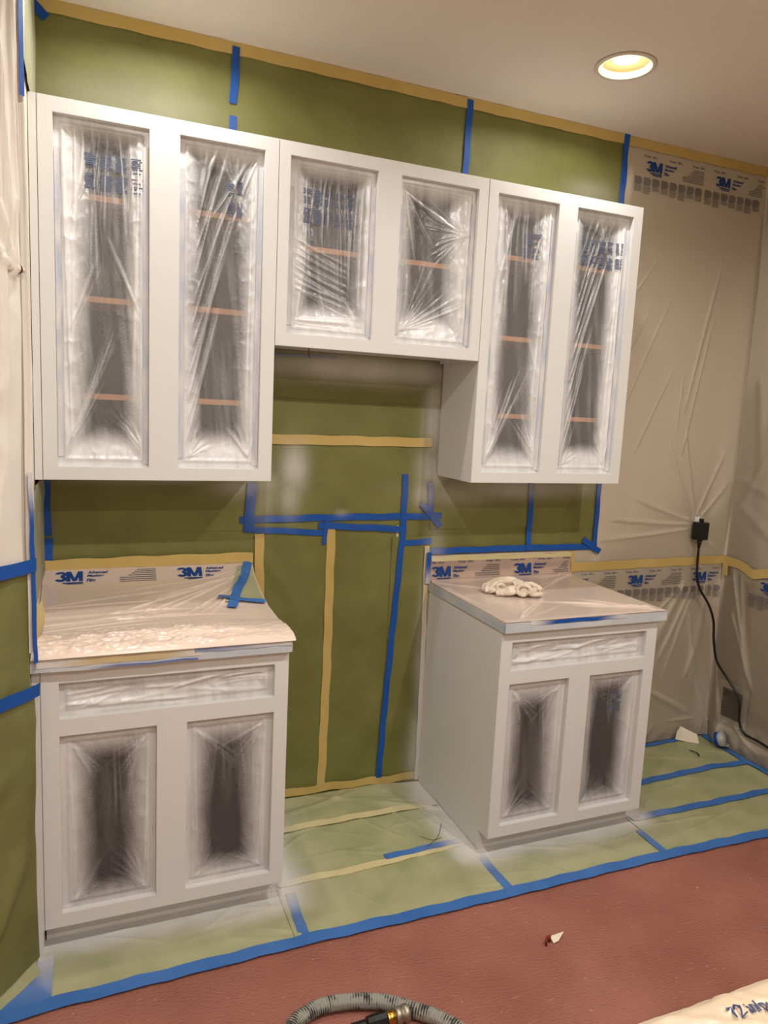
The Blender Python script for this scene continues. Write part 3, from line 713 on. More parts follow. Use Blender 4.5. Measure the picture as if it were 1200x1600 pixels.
def tape_edge(x, z0, z1, yf, parent, side, w=0.017):
    """blue tape along an inner side of an opening, mostly painted over, one edge torn wavy"""
    V = []; n = 60; sp = []
    for i in range(n + 1):
        z = z0 + (z1 - z0) * i / n; ww = w + .006 * (vnoise(np.array([i * .22]), np.array([x * 9]), 4)[0] - .5)
        for q in range(3):
            V.append((x + side * ww * q / 2, yf + FT - .0015 - (.0035 if q == 0 else 0), z)); sp.append(0.62 + 0.36 * vnoise(np.array([i * .25]), np.array([x * 9 + q * .5]), 4)[0])
    F = [(3 * i + q, 3 * i + q + 1, 3 * i + q + 4, 3 * i + q + 3) for i in range(n) for q in (0, 1)]
    return mesh_obj('tape_strip', V, F, M['blue_floor'], parent, True, {'spray': sp})

def face(x0, x1, z0, z1, y, holes, parent, name='face_frame'):
    """frame with rectangular holes: stiles and rails meeting flush, one piece"""
    xs = sorted({x0, x1, *[h[0] for h in holes], *[h[1] for h in holes]}); zs = sorted({z0, z1, *[h[2] for h in holes], *[h[3] for h in holes]})
    def solid(i, j):
        if not (0 <= i < len(xs) - 1 and 0 <= j < len(zs) - 1): return False
        cx, cz = (xs[i] + xs[i + 1]) / 2, (zs[j] + zs[j + 1]) / 2
        return not any(h[0] < cx < h[1] and h[2] < cz < h[3] for h in holes)
    bm_ = bmesh.new(); vd = {}
    def v(i, k, j):
        key = (i, k, j)
        if key not in vd: vd[key] = bm_.verts.new((xs[i], y + FT * k, zs[j]))
        return vd[key]
    for i in range(len(xs) - 1):
        for j in range(len(zs) - 1):
            if not solid(i, j): continue
            bm_.faces.new((v(i, 0, j), v(i + 1, 0, j), v(i + 1, 0, j + 1), v(i, 0, j + 1)))
            bm_.faces.new((v(i, 1, j), v(i, 1, j + 1), v(i + 1, 1, j + 1), v(i + 1, 1, j)))
            for di, dj, a, b in ((-1, 0, (i, j), (i, j + 1)), (1, 0, (i + 1, j), (i + 1, j + 1)), (0, -1, (i, j), (i + 1, j)), (0, 1, (i, j + 1), (i + 1, j + 1))):
                if not solid(i + di, j + dj): bm_.faces.new((v(a[0], 0, a[1]), v(b[0], 0, b[1]), v(b[0], 1, b[1]), v(a[0], 1, a[1])))
    bmesh.ops.recalc_face_normals(bm_, faces=bm_.faces)
    es = [e for e in bm_.edges if len(e.link_faces) == 2 and e.calc_face_angle() > 0.5 and all(abs(w.co.y - y) < 1e-6 for w in e.verts)]
    bmesh.ops.bevel(bm_, geom=es, offset=0.0012, segments=2, affect='EDGES')
    V = [tuple(w.co) for w in bm_.verts]; bm_.verts.index_update(); F = [tuple(w.index for w in f.verts) for f in bm_.faces]; bm_.free()
    return mesh_obj(name, V, F, M['paint'], parent)

YU = -0.3075
def upper(x0, x1, z0, z1, holes, lbl, shelves, name='wall_cabinet', filler=None):
    t = empty(name, lbl, 'cabinet', ((x0 + x1) / 2, -0.15, z0), group='white painted wall cabinets')
    a, b = x0 + 0.0008, x1 - 0.0008; yb = YU + FT + 0.0002
    for s0, s1 in ((a, a + .016), (b - .016, b)): MB().box((s0, yb, z0), (s1, -0.015, z1)).build('side_panel', M['paint'], t)
    MB().box((a + .0165, yb, z0 + .012), (b - .0165, -0.015, z0 + .028)).build('bottom_panel', M['paint'], t)
    MB().box((a + .0165, yb, z1 - .018), (b - .0165, -0.015, z1)).build('top_panel', M['paint'], t)
    MB().box((a + .017, -0.022, z0 + .0285), (b - .017, -0.0155, z1 - .0185)).build('back_panel', M['dark'], t)
    ln = MB(); ln.box((a + .0165, yb + .03, z0 + .0285), (a + .0175, -.021, z1 - .0185)); ln.box((b - .0175, yb + .03, z0 + .0285), (b - .0165, -.021, z1 - .0185))
    ln.box((a + .018, yb + .03, z0 + .0285), (b - .018, -.021, z0 + .0295)); ln.box((a + .018, yb + .03, z1 - .0195), (b - .018, -.021, z1 - .0185))
    ln.build('lining', M['dark'], t)
    for z in shelves: MB().box((a + .0185, -.262, z - .009), (b - .0185, -.024, z + .009)).build('shelf', M['shelf'], t, bevel=.001)
    face(a, b, z0, z1, YU, holes, t)
    if filler: MB().box((filler[0], YU + .001, z0), (filler[1], YU + FT, z1)).build('filler_strip', M['paint'], t)
    return t
ZB, ZT, ZOT, ZOB = 1.382, 2.4955, 2.452, 1.424
SH = [2.242, 1.941, 1.643]
# openings
H1 = [(.0665, .3345, ZOB, ZOT), (.425, .6905, ZOB, ZOT)]
H2 = [(.776, 1.084, 1.885, ZOT), (1.172, 1.477, 1.885, ZOT)]
H3 = [(1.5595, 1.8265, ZOB, ZOT), (1.913, 2.1815, ZOB, ZOT)]
cabL = upper(.024, .7370, ZB, ZT, H1, 'tall white wall cabinet on the left, with two filmed openings', SH, filler=(.002, .0232))
cabM = upper(.7370, 1.5180, 1.842, ZT, H2, 'short white bridge cabinet over the nook', [2.177], name='bridge_cabinet')
cabR = upper(1.5180, 2.2277, ZB, ZT, H3, 'tall white wall cabinet on the right, nearest the printed wall film', SH)
# a bent nail left under the bridge cabinet
nv_, nf_ = tube_geo(catmull([(.893, -.18, 1.854), (.893, -.18, 1.838), (.893, -.182, 1.824), (.896, -.186, 1.819)], 5), .0022, 8)
nl = mesh_obj('hook', nv_, nf_, M['rust'], cabM, True)

def zprint(op, px0, ztop, **k): return block_prints(px0 - op[0], ztop - op[2], **k)
window_film(*H1[0], YU, cabL, 'tall', 11, M['film_win'], zprint(H1[0], .150, 2.365, n=4, w=.036, h=.046, seed=1), clearbox=(.30, .80, .10, .96, .045))
window_film(*H1[1], YU, cabL, 'diag', 12, M['film_win'], zprint(H1[1], .578, 2.35, n=2, w=.020, h=.05, seed=2), clearbox=(.20, .80, .10, .95, .04))
window_film(*H2[0], YU, cabM, 'swag', 13, M['film_win'], zprint(H2[0], .828, 2.365, n=5, w=.030, h=.050, seed=3), clearbox=(.20, .82, .17, .93, .04))
window_film(*H2[1], YU, cabM, 'star', 14, M['film_win'], None, clearbox=(.14, .68, .18, .90, .045))
window_film(*H3[0], YU, cabR, 'tall', 15, M['film_win'], zprint(H3[0], 1.70, 2.335, n=2, w=.030, h=.040, seed=5), clearbox=(.24, .76, .08, .95, .045))
window_film(*H3[1], YU, cabR, 'diag', 16, M['film_win'], zprint(H3[1], 1.965, 2.350, n=5, w=.032, h=.048, seed=6), clearbox=(.16, .74, .10, .95, .035))
for c, H in ((cabL, H1), (cabM, H2), (cabR, H3)):
    for h in H:
        tape_edge(h[0] + .0012, h[2] + .03, h[3] - .09, YU, c, 1); tape_edge(h[1] - .0012, h[2] + .01, h[3] - .05, YU, c, -1)

# base cabinets
YB, YK = -0.618, -0.547
def base(x0, x1, lbl, openings, filler=None, floor_left=False, seed=0):
    t = empty('base_cabinet', lbl, 'cabinet', ((x0 + x1) / 2, -0.3, 0), group='white painted base cabinets')
    a, b = x0, x1; yb = YB + FT + .0002; zt = .884; zk = .0866
    for s0, s1 in ((a, a + .018), (b - .018, b)):
        MB().prism([(yb, zt), (yb, zk), (YK, zk), (YK, 0.001), (-0.016, 0.001), (-0.016, zt)], 0, s0, s1).build('side_panel', M['paint'], t)
    MB().box((a + .0185, YK, 0.001), (b - .0185, YK + .015, zk + .014)).build('toe_kick', M['paint'], t)
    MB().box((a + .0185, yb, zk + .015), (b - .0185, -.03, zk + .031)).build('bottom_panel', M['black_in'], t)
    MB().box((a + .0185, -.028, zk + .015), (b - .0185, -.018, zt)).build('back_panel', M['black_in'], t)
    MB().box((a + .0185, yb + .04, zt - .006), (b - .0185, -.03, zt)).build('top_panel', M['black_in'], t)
    for l0 in (a + .0185, b - .0195): MB().box((l0, yb + .03, zk + .032), (l0 + .001, -.03, zt - .007)).build('lining', M['black_in'], t)
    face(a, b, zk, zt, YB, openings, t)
    if filler: MB().box((filler[0], YB + .001, zk - .002), (filler[1], YB + FT, zt)).build('filler_strip', M['paint'], t)
    dr, d1, d2 = openings
    window_film(*dr, YB, t, 'drawer', seed + 1, M['film_base'])
    return t
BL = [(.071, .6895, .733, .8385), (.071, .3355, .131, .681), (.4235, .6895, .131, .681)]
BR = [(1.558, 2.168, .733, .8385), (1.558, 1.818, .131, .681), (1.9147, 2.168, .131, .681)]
bL = base(.024, .7345, 'white base cabinet on the left, beside the angled papered wall', BL, filler=(.002, .0228), seed=20)
bR = base(1.5115, 2.2200, 'white base cabinet on the right, under the counter with the glove', BR, seed=30)
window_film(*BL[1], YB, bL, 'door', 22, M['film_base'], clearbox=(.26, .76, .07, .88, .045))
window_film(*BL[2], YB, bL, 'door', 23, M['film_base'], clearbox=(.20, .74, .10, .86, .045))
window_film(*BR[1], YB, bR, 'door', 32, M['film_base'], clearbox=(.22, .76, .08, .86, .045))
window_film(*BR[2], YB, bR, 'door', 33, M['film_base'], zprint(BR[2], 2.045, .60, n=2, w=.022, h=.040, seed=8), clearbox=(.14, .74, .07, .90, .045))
# lower edge of white paint peeling on the right cabinet's notch
# ------------------------------------------------------------------ countertops with backsplashes
CZ0, CZ1 = .885, .9215
def edge_spray(a, b): return .35 + .6 * np.clip(fbm(a * 6, b * 6, 3), 0, 1)
for x0, x1, lbl in ((.001, .738, 'left countertop with its front edge taped, under wrinkled film'), (1.5075, 2.238, 'right countertop with low backsplash, the glove lying on it')):
    t = empty('countertop', lbl, 'countertop', ((x0 + x1) / 2, -.3, CZ0), group='kitchen countertops')
    MB().box((x0, -.64, CZ0), (x1, -.019, CZ1 - .002)).build('slab', M['counter'], t, bevel=.002)
    MB().box((x0 + .001, -.018, CZ0 + .001), (x1 - .001, -.004, 1.028 if x0 < 1 else 1.026)).build('backsplash', M['counter'], t, bevel=.001)
    def efront(U, V, x0=x0, x1=x1): X = x0 + (x1 - x0) * U; return X, -.6425 - .0012 * fbm(X * 20, V * 3, 2), CZ0 - .001 + .037 * V
    def esp(X, Y, Z, U, V): return np.clip(.98 - .9 * sm(.45, .9, V) * sm(.42, .55, fbm(X * 3.1 + .9, X * 0, 8) + .15) , .1, 1)
    grid('edge_tape', efront, 80, 5, M['counter_edge'], t, {'spray': lambda X, Y, Z, U, V: .2 + .7 * fbm(X * 9, Z * 30, 8)})
    if x0 > 1:
        grid('edge_tape', lambda U, V: (x0 - .0015, -.64 + .62 * U, CZ0 - .001 + .037 * V), 60, 5, M['counter_edge'], t, {'spray': lambda X, Y, Z, U, V: .2 + .7 * fbm(Y * 9, Z * 30, 8)})
    else:
        grid('edge_tape', lambda U, V: (x1 + .0015, -.64 + .62 * U, CZ0 - .001 + .037 * V), 60, 5, M['counter_edge'], t, {'spray': lambda X, Y, Z, U, V: .2 + .7 * fbm(Y * 9, Z * 30, 8)})

fa = lambda a, b, o: np.stack([a, -.6425 - o, b], 1)
tape([(.44, .914), (.735, .914)], .013, 'blue', 'pale blue tape on the front edge of the left countertop', fa, off_=.003, sprayf=lambda a, b: .35 + .5 * sm(.45, .72, a), group='tapes on the countertop edges')
tape([(.05, .886), (.45, .888)], .006, 'blue', 'thin blue tape under the left countertop edge', fa, off_=.003, sprayf=lambda a, b: .9 - .7 * sm(.1, .25, a), group='tapes on the countertop edges')
tape([(.015, .907), (.46, .909)], .022, 'yellow', 'cream tape along the front edge of the left countertop', fa, off_=.002, sprayf=lambda a, b: np.clip(.25 + .7 * (1 - sm(.06, .16, a)) + .55 * sm(.34, .44, a), 0, 1), group='tapes on the countertop edges')
tape([(1.61, .915), (2.05, .915)], .014, 'blue', 'blue tape on the front edge of the right countertop', fa, off_=.003, sprayf=lambda a, b: np.clip(1 - sm(1.62, 1.72, a) + .85 * sm(1.9, 2.02, a), 0, 1), group='tapes on the countertop edges')

# left counter film: sagging from the backsplash to the front edge
py = np.array([0.02, 0, -.07, -.15, -.21, -.29, -.43, -.56, -.62, -.648, -.652]); pz = np.array([1.050, 1.047, .992, .966, .952, .936, .930, .938, .936, .930, .920])
LF = []
rr = random.Random(5)
for i in range(16): LF.append((.72 - .03 * rr.random(), -.02 - .03 * rr.random(), .05 + .55 * rr.random(), -.16 - .30 * rr.random(), rr.uniform(.003, .006), rr.uniform(.002, .005)))
for i in range(12):
    y_ = -.12 - .36 * rr.random(); LF.append((.0, y_, .30 + .42 * rr.random(), y_ + rr.uniform(-.02, .12), rr.uniform(.003, .006), rr.uniform(.0015, .004)))
for i in range(7):
    y_ = -.48 - .12 * rr.random(); LF.append((.02 + .3 * rr.random(), y_, .70, y_ + rr.uniform(-.03, .05), rr.uniform(.004, .008), rr.uniform(.002, .005)))
def lf_fn(x, y):
    z = np.interp(-y, -py, pz)
    # tauter (higher) in the middle of the run, low at the left end by the wall
    z = z + .012 * np.sin(np.pi * np.clip(x / .74, 0, 1)) * sm(.03, .2, -y) * (1 - sm(.45, .6, -y))
    cr = (.007 * ridge(x * 14, y * 22, 71) ** 3 + .006 * ridge(x * 30 + 3 * y, y * 34, 72) ** 2) * sm(.42, .52, -y) * (1 - sm(.625, .648, -y)) * (1 - .6 * sm(.45, .7, x))
    z = z + folds(x, y, LF) * (1 - sm(.6, .64, -y)) + cr
    return x, np.minimum(y, -.006) , np.maximum(z, np.where(y < -.645, .9, CZ1))
fcl = grid('masking_film', lambda U, V: (lambda X: lf_fn(.003 + (.737 + .006 * V) * U, -.0 - .651 * V))(0), 240, 230, M['film_top'], None,
           {'fog': lambda X, Y, Z, U, V: .05 + .20 * np.clip(folds(X, Y, LF) / .006, 0, 1) + .25 * sm(.5, .6, -Y) + .12 * fbm(X * 8, Y * 8, 2)})
tag(fcl, 'wrinkled clear film draped over the left countertop', 'masking film')
A_, B_, G_ = band_prints(.045, 2, 0.014, cols=False)
def lf_map(s, t):   # print runs along the wall, its top against the backsplash
    d = np.interp(-(t - .018), [0, .05, .1, .2, .3], [.008, .045, .088, .18, .28]); x, y, z = lf_fn(s, -d); return x, y, z + .0022
for a_ in ((A_, B_, G_), ):
    for pr_, m_, nm in zip(a_, ('ink_blue', 'ink_dark', 'ink_grey'), ('printed_logo', 'printed_size', 'printed_small_text')):
        pr_.place(nm, lf_map, M[m_], fcl, clip=lambda s, t: (s > .01) & (s < .64))
lfp = lambda a, b, o: (lambda q: np.stack([q[0], q[1], q[2] + o], 1))(lf_fn(a, b))
gp = grid('paper_patch', lambda U, V: (lambda q: (q[0], q[1], q[2] + .004))(lf_fn(.735 - (.055 + .085 * V) * (1 - U) , -.03 - .235 * V)), 12, 30, M['floor_paper'], fcl, {'spray': lambda X, Y, Z, U, V: .1 + 0 * X})
tape([(.725, -.02), (.665, -.15), (.606, -.32)], .032, 'blue_floor', None, lfp, off_=.008, parent=fcl)
tape([(.575, -.235), (.735, -.275)], .024, 'blue_floor', None, lfp, off_=.010, parent=fcl)
tape([(0.01, 1.048), (.35, 1.053), (.742, 1.055)], .040, 'yellow', 'cream masking tape along the top of the left counter film', off_=.019, group=GY, wob=.002)

# right counter film: flat on the slab, up the backsplash
RFo = rand_folds(3, 26, 0, 0, 0, 0, .007, .0035, [(2.22, -.02, math.radians(205), .5, .5), (1.53, -.05, math.radians(-60), .5, .4), (1.60, -.60, math.radians(40), .5, .4), (2.2, -.6, math.radians(150), .5, .5), (1.9, -.3, math.radians(200), 1.5, .3)])
def rf_fn(x, y):
    z = CZ1 + .001 + .004 * sm(.55, .2, -y) * 0 + folds(x, y, RFo) * (1 - sm(.6, .638, -y)) + .001 * fbm(x * 20, y * 20, 4)
    z = z + .010 * (1 - sm(.019, .06, -y))
    return x, y, z
fcr = grid('masking_film', lambda U, V: rf_fn(1.509 + .728 * U, -.021 - .620 * V), 150, 130, M['film_top'], None, {'fog': lambda X, Y, Z, U, V: .02 + .3 * np.clip(folds(X, Y, RFo) / .004, 0, 1) + .2 * sm(.6, .64, -Y)})
tag(fcr, 'clear film lying flat on the right countertop under the glove', 'masking film')
fbs = grid('masking_film', lambda U, V: (1.512 + .722 * U, -.0195 - .0015 * fbm(U * 12, V * 3, 6) - .010 * (1 - sm(0, .35, V)), .935 + .082 * V), 90, 12, M['film_top'], None, {'fog': lambda X, Y, Z, U, V: -.35 + 0 * X})
tag(fbs, 'printed clear film strip over the right backsplash', 'masking film')
A_, B_, G_ = band_prints(1.517, 2, 1.012, cols=False)
for pr_, m_, nm in ((A_, 'ink_blue', 'printed_logo'), (B_, 'ink_dark', 'printed_size'), (G_, 'ink_grey', 'printed_small_text')):
    pr_.place(nm, lambda s, t: (s, -.0225 - .010 * (1 - sm(0, .35, (t - .935) / .082)) + 0 * s, t), M[m_], fbs, clip=lambda s, t: (s > 1.513) & (s < 2.23) & (t > .934))
tape([(1.512, 1.021), (2.235, 1.019)], .020, 'pale_tape', 'pale cream tape along the top of the right backsplash', off_=.022, group=GY)

# ------------------------------------------------------------------ floor protection
def floor_sheet(x0, x1, y0, y1, lbl, seed, z=.0015, amp=.002, extra=None, k=1.0):
    r = random.Random(seed); FF = []
    for _ in range(int((x1 - x0) * 22)):
        a, b, t, l = r.uniform(x0, x1), r.uniform(y1, y0), r.uniform(-.9, .9), r.uniform(.12, .4)
        FF.append((a, b, a + l * math.cos(t), b + l * math.sin(t), r.uniform(.004, .008), r.uniform(.0015, .003)))
    def fn(U, V):
        X = x0 + (x1 - x0) * U; Y = y0 + (y1 - y0) * V
        h = amp * (ridge(X * 3, Y * 3, seed) ** 3 + .4 * fbm(X * 9, Y * 9, seed))
        h = h + folds(X, Y, FF)
        if extra: h = h + extra(X, Y)
        return X, Y, z + h
    o = grid('masking_paper', fn, int((x1 - x0) / .007), int(abs(y1 - y0) / .007), M['floor_paper'], None, {'spray': lambda X, Y, Z, U, V: spray_floor(X, Y, k)})
    return tag(o, lbl, 'masking paper', 'green papers on the floor')
def gapf(X, Y): return folds(X, Y, [(1.5, -.25, 1.1, -.05, .02, .010), (1.2, -.03, .8, -.12, .015, .012), (1.0, -.02, 1.45, -.15, .010, .008), (.78, -.25, 1.2, -.18, .008, .006), (.8, -.33, .95, -.24, .008, .006), (1.3, -.2, 1.38, -.42, .012, .006), (1.42, -.2, 1.47, -.4, .010, .006),
                                    (1.15, -.2, 1.3, -.45, .010, .004), (1.0, -.4, 1.3, -.5, .008, .004)]) + .018 * (1 - sm(.0, .07, -Y)) * sm(.72, .9, X) * (1 - sm(1.3, 1.5, X))
floor_sheet(0.004, 0.775, -.548, -.79, 'green floor paper in front of the left base cabinet, white with overspray', 81, z=.002)
floor_sheet(0.7365, 1.510, -.012, -.79, 'green floor paper in the gap between the two base cabinets', 82, z=.004, amp=.003, extra=gapf)
floor_sheet(1.496, 2.22, -.5475, -.79, 'green floor paper in front of the right base cabinet, white with overspray', 83, z=.002)
floor_sheet(2.222, 3.19, -.02, -.81, 'green floor paper in the right corner, crossed by blue tapes', 84, z=.003, extra=lambda X, Y: folds(X, Y, [(2.3, -.62, 2.7, -.66, .008, .005), (2.6, -.1, 3.1, -.28, .008, .004), (2.4, -.7, 2.8, -.62, .006, .004)]))
GF = 'blue tapes on the floor'
tape([(-.16, -.832), (.044, -.812), (.41, -.806), (.771, -.80), (1.1, -.806), (1.502, -.808), (1.9, -.806), (2.2, -.808), (2.7, -.822), (3.19, -.835)], .046, 'blue_floor', 'long blue tape along the front edge of the green floor paper', 'floor', off_=.0085, group=GF, k=.25, wob=.0025)
tape([(0.775, -.575), (0.764, -.79)], .034, 'blue_floor', 'short blue floor tape by the right corner of the left base cabinet', 'floor', off_=.0075, group=GF)
tape([(1.503, -.59), (1.504, -.79)], .034, 'blue_floor', 'short blue floor tape by the left corner of the right base cabinet', 'floor', off_=.0075, group=GF)
tape([(2.208, -.640), (2.202, -.79)], .030, 'blue_floor', 'short blue floor tape by the right corner of the right base cabinet', 'floor', off_=.0075, group=GF)
tape([(.742, -.215), (1.0, -.212), (1.267, -.210), (1.505, -.212)], .038, 'pale_tape', 'pale masking tape across the gap floor, nearer the wall', 'floor', off_=.014, group='pale tapes across the gap floor', k=.9, wob=.003)
tape([(.742, -.52), (1.041, -.522), (1.25, -.510), (1.49, -.498)], .034, 'pale_tape', 'pale masking tape across the gap floor, nearer the red floor', 'floor', off_=.009, group='pale tapes across the gap floor', k=.9, wob=.003)
tape([(1.157, -.492), (1.478, -.482)], .030, 'blue_floor', 'blue tape in the gap beside a pale tape', 'floor', off_=.011, group=GF)
tape([(2.225, -.040), (2.773, -.036), (3.10, -.026)], .030, 'blue_floor', 'blue floor tape along the back wall in the right corner', 'floor', off_=.009, group=GF)
tape([(2.225, -.330), (2.488, -.333), (2.937, -.315), (3.17, -.335)], .038, 'blue_floor', 'upper blue tape across the right corner floor paper', 'floor', off_=.0095, group=GF, wob=.003)
tape([(2.235, -.566), (2.704, -.572), (3.18, -.573)], .038, 'blue_floor', 'lower blue tape across the right corner floor paper', 'floor', off_=.0095, group=GF, wob=.003)
tape([(3.178, -.02), (3.160, -.25), (3.160, -.45), (3.165, -.85)], .034, 'blue_floor', 'blue floor tape along the right wall', 'floor', off_=.0105, group=GF, wob=.003)
# blue triangle of tape at the left end
o = mesh_obj('tape_strip', [(.004, -.63, .007), (.047, -.62, .007), (.047, -.79, .007), (.047, -.835, .007), (-.16, -.835, .007), (-.10, -.79, .007), (-.02, -.70, .007)], [(0, 6, 2, 1), (6, 5, 4, 3, 2)], M['blue_floor'], None, False, {'spray': [.8, .8, .05, 0, 0, 0, .15]})
tag(o, 'broad blue tape patch on the floor at the foot of the angled wall', 'tape strip', GF)
# cord-like tear lines in the gap film
for pts in (((1.335, -.42), (1.37, -.455), (1.41, -.45)), ((1.335, -.485), (1.40, -.44), (1.455, -.36))):
    V, F = tube_geo(catmull([(x, y, .014) for x, y in pts], 6), .0008, 6)
    o = mesh_obj('torn_paper_edge', V, F, M['black_in'], None, True); tag(o, ('short' if pts[0][1] > -.45 else 'long curved') + ' dark tear in the green paper of the gap floor', 'tear', 'tears in the gap floor paper')

# ------------------------------------------------------------------ left corner: papers and films on the short and the angled wall
def side_sheet(y0, y1, z0, z1, seed, lbl, amp=.006, x=.003, m='paper'):
    def fn(U, V):
        Y = y0 + (y1 - y0) * U; Z = z0 + (z1 - z0) * V
        return x + amp * ridge(Y * 6, Z * 4, seed), Y, Z
    o = grid('masking_paper', fn, 24, 40, M[m], None, {'spray': lambda X, Y, Z, U, V: .12 + .25 * fbm(Y * 6, Z * 4, seed)})
    return tag(o, lbl, 'masking paper', 'green masking papers on the walls')
side_sheet(-.635, -.006, 2.497, 2.865, 91, 'pale green paper on the short left wall above the cabinet', amp=.008, m='floor_paper')
side_sheet(-.62, -.006, 1.045, 1.375, 92, 'creased green paper on the short left wall above the counter', amp=.012)
cA, sA = math.cos(A50), math.sin(A50)
def ang(s, z, o): return -s * cA + o * sA * 1.0, -.645 - s * sA - o * cA, z      # s along the wall away from the corner, o = distance into the room
def ang_np(s, z, o): x, y, zz = ang(s, z, o); return np.stack([x + 0 * z, y + 0 * z, zz + 0 * s], 1)
def ang_sheet(name, s0, s1, z0, z1, off_, amp, m, seed, lbl, cat, group=None, fl=None, attr=None, res=.01, edge=0):
    def fn(U, V):
        Sx = s0 + (s1 - s0) * U; Z = z0 + (z1 - z0) * V
        h = amp * ridge(Sx * 5, Z * 2.2, seed) ** 2 + (folds(Sx, Z, fl) if fl else 0)
        if edge: Sx = Sx + edge * (1 - U) * (vnoise(Z * 3, 0 * Z, seed) - .5)
        return ang(Sx, Z, off_ + h)
    o = grid(name, fn, int((s1 - s0) / res) + 2, int((z1 - z0) / .012), M[m], None, attr or {'spray': lambda X, Y, Z, U, V: .05 * fbm(X * 5, Z * 5, 1) + 0 * X})
    return tag(o, lbl, cat, group)
gA = 'green masking papers on the walls'
ang_sheet('masking_paper', .012, 1.1, .84, 1.195, .006, .010, 'paper', 95, 'green paper on the angled wall between its two blue tapes', 'masking paper', gA)
ang_sheet('masking_paper', .006, 1.1, .035, .86, .010, .014, 'paper', 96, 'tall green paper on the angled wall reaching down to the floor', 'masking paper', gA, fl=[(.15, .2, .02, .45, .03, .012), (.3, .5, .05, .7, .04, .012)], edge=.02)
o = grid('masking_paper', lambda U, V: ang(.02 + .8 * U, .006 + .030 * (1 - V), .010 + .024 * V + .006 * fbm(U * 12, V * 3, 3)), 40, 5, M['floor_paper'], None, {'spray': lambda X, Y, Z, U, V: 0 * X}); tag(o, 'pale green paper flap turned onto the floor below the angled wall', 'masking paper', gA)
ff = [(.03 + .045 * i, 2.85, .015 + .05 * i + rr.uniform(-.03, .03), 1.3 + rr.uniform(0, .9), rr.uniform(.006, .014), rr.uniform(.008, .018)) for i in range(12)] + [(.05, 1.93, .10, 2.6, .01, .02), (.05, 1.93, .16, 2.3, .01, .015), (.05, 1.93, .2, 2.05, .01, .015)]
ang_sheet('masking_film', .030, 1.1, 1.19, 2.87, .008, .020, 'film_left', 97, 'white hazed film hanging on the angled wall above the green papers', 'masking film', None, fl=ff, attr={'fog': lambda X, Y, Z, U, V: .12 + .2 * fbm(X * 6, Z * 3, 4)}, res=.005)
ang_sheet('masking_film', -.012, .016, .95, 2.60, .012, .006, 'film_left', 98, 'narrow painted film edge hanging beside the left wall cabinet', 'masking film', None, fl=[(.01, 2.6, .0, .9, .006, .010)], attr={'fog': lambda X, Y, Z, U, V: .35 + 0 * X}, res=.003, edge=.02)
atp = lambda a, b, o: ang_np(a, b, o)
GA = 'blue tapes on the angled wall'
tape([(.0, 1.193), (.55, 1.188)], .036, 'blue', 'horizontal blue tape on the angled wall, upper one', atp, off_=.030, group=GA)
tape([(.0, .847), (.55, .850)], .036, 'blue', 'horizontal blue tape on the angled wall, lower one', atp, off_=.034, group=GA)
tape([(.010, 1.44), (.006, 1.17), (.004, .92)], .014, 'blue', 'vertical blue tape down the edge of the angled wall', atp, off_=.026, group=GA, sprayf=lambda a, b: sm(1.30, 1.44, b) * .9)
tape([(.02, 2.86), (.024, 2.35)], .014, 'blue', 'vertical blue tape high on the angled wall edge', atp, off_=.038, group=GA)
# knob under the film
t = empty('cabinet_knob', 'white round knob poking through the film on the angled wall', 'knob', ang(.055, 1.944, .008))
ax = (sA, -cA, 0)
ax2 = (cA * .9, sA * .9, 0)
lathe('stem', [(.010, 0), (.010, .030), (.011, .034)], ang(.075, 1.944, .030), M['trim'], t, axis=(cA, sA, 0))
lathe('dark_band', [(.0105, .034), (.0105, .040)], ang(.075, 1.944, .030), M['grille'], t, axis=(cA, sA, 0))
lathe('tip', [(.005, .040), (.006, .052), (.001, .056)], ang(.075, 1.944, .030), M['trim'], t, axis=(cA, sA, 0))
lathe('mount', [(.006, 0), (.006, .024)], ang(.082, 1.944, .004), M['trim'], t, axis=ax)
# yellow tape curl in the corner
V, F = [], []
o = grid('tape_strip', lambda U, V: (.006 + .012 * np.sin(V * 3) * U + .012 * U, -.60 + .13 * U + .05 * V, .93 + .10 * V), 6, 16, M['yellow'], None, {'spray': lambda X, Y, Z, U, V: .15 + 0 * X}, smooth=True)
tag(o, 'curled cream tape at the left end of the counter film', 'tape strip', GY)

# ------------------------------------------------------------------ outlet, plug, cord
t = empty('wall_outlet', 'white outlet plate on the back wall with a black plug', 'outlet', (2.999, -.005, 1.15))
MB().box((2.961, -.0045, 1.092), (3.036, -.0005, 1.208)).build('cover_plate', M['outlet'], t, bevel=.002)
for zz in (1.172, 1.128): MB().box((2.982, -.0055, zz - .014), (3.015, -.0046, zz + .014)).build('socket', M['outlet'], t, bevel=.0002)
t = empty('power_adapter', 'black power adapter plugged into the wall outlet', 'adapter', (2.99, -.04, 1.12))
MB().box((2.958, -.066, 1.076), (3.022, -.020, 1.164)).build('body', M['plastic_black'], t, bevel=.004)
MB().box((2.982, -.054, 1.1645), (2.996, -.034, 1.182)).build('ground_pin_housing', M['plastic_black'], t, bevel=.002)
lathe('strain_relief', [(.013, 0), (.011, -.02), (.006, -.045), (.0045, -.052)], (2.990, -.043, 1.078), M['plastic_black'], t, seg=16)
cord = [(2.990, -.043, 1.030), (2.990, -.045, .96), (2.993, -.05, .88), (3.014, -.06, .82), (3.064, -.075, .745), (3.094, -.09, .66), (3.10, -.10, .56), (3.12, -.115, .455), (3.155, -.155, .38), (3.168, -.21, .318), (3.172, -.235, .26), (3.172, -.247, .18), (3.172, -.285, .132), (3.170, -.39, .128), (3.168, -.60, .10), (3.165, -.95, .03)]
V, F = tube_geo(catmull(cord, 10), .0062, 10)
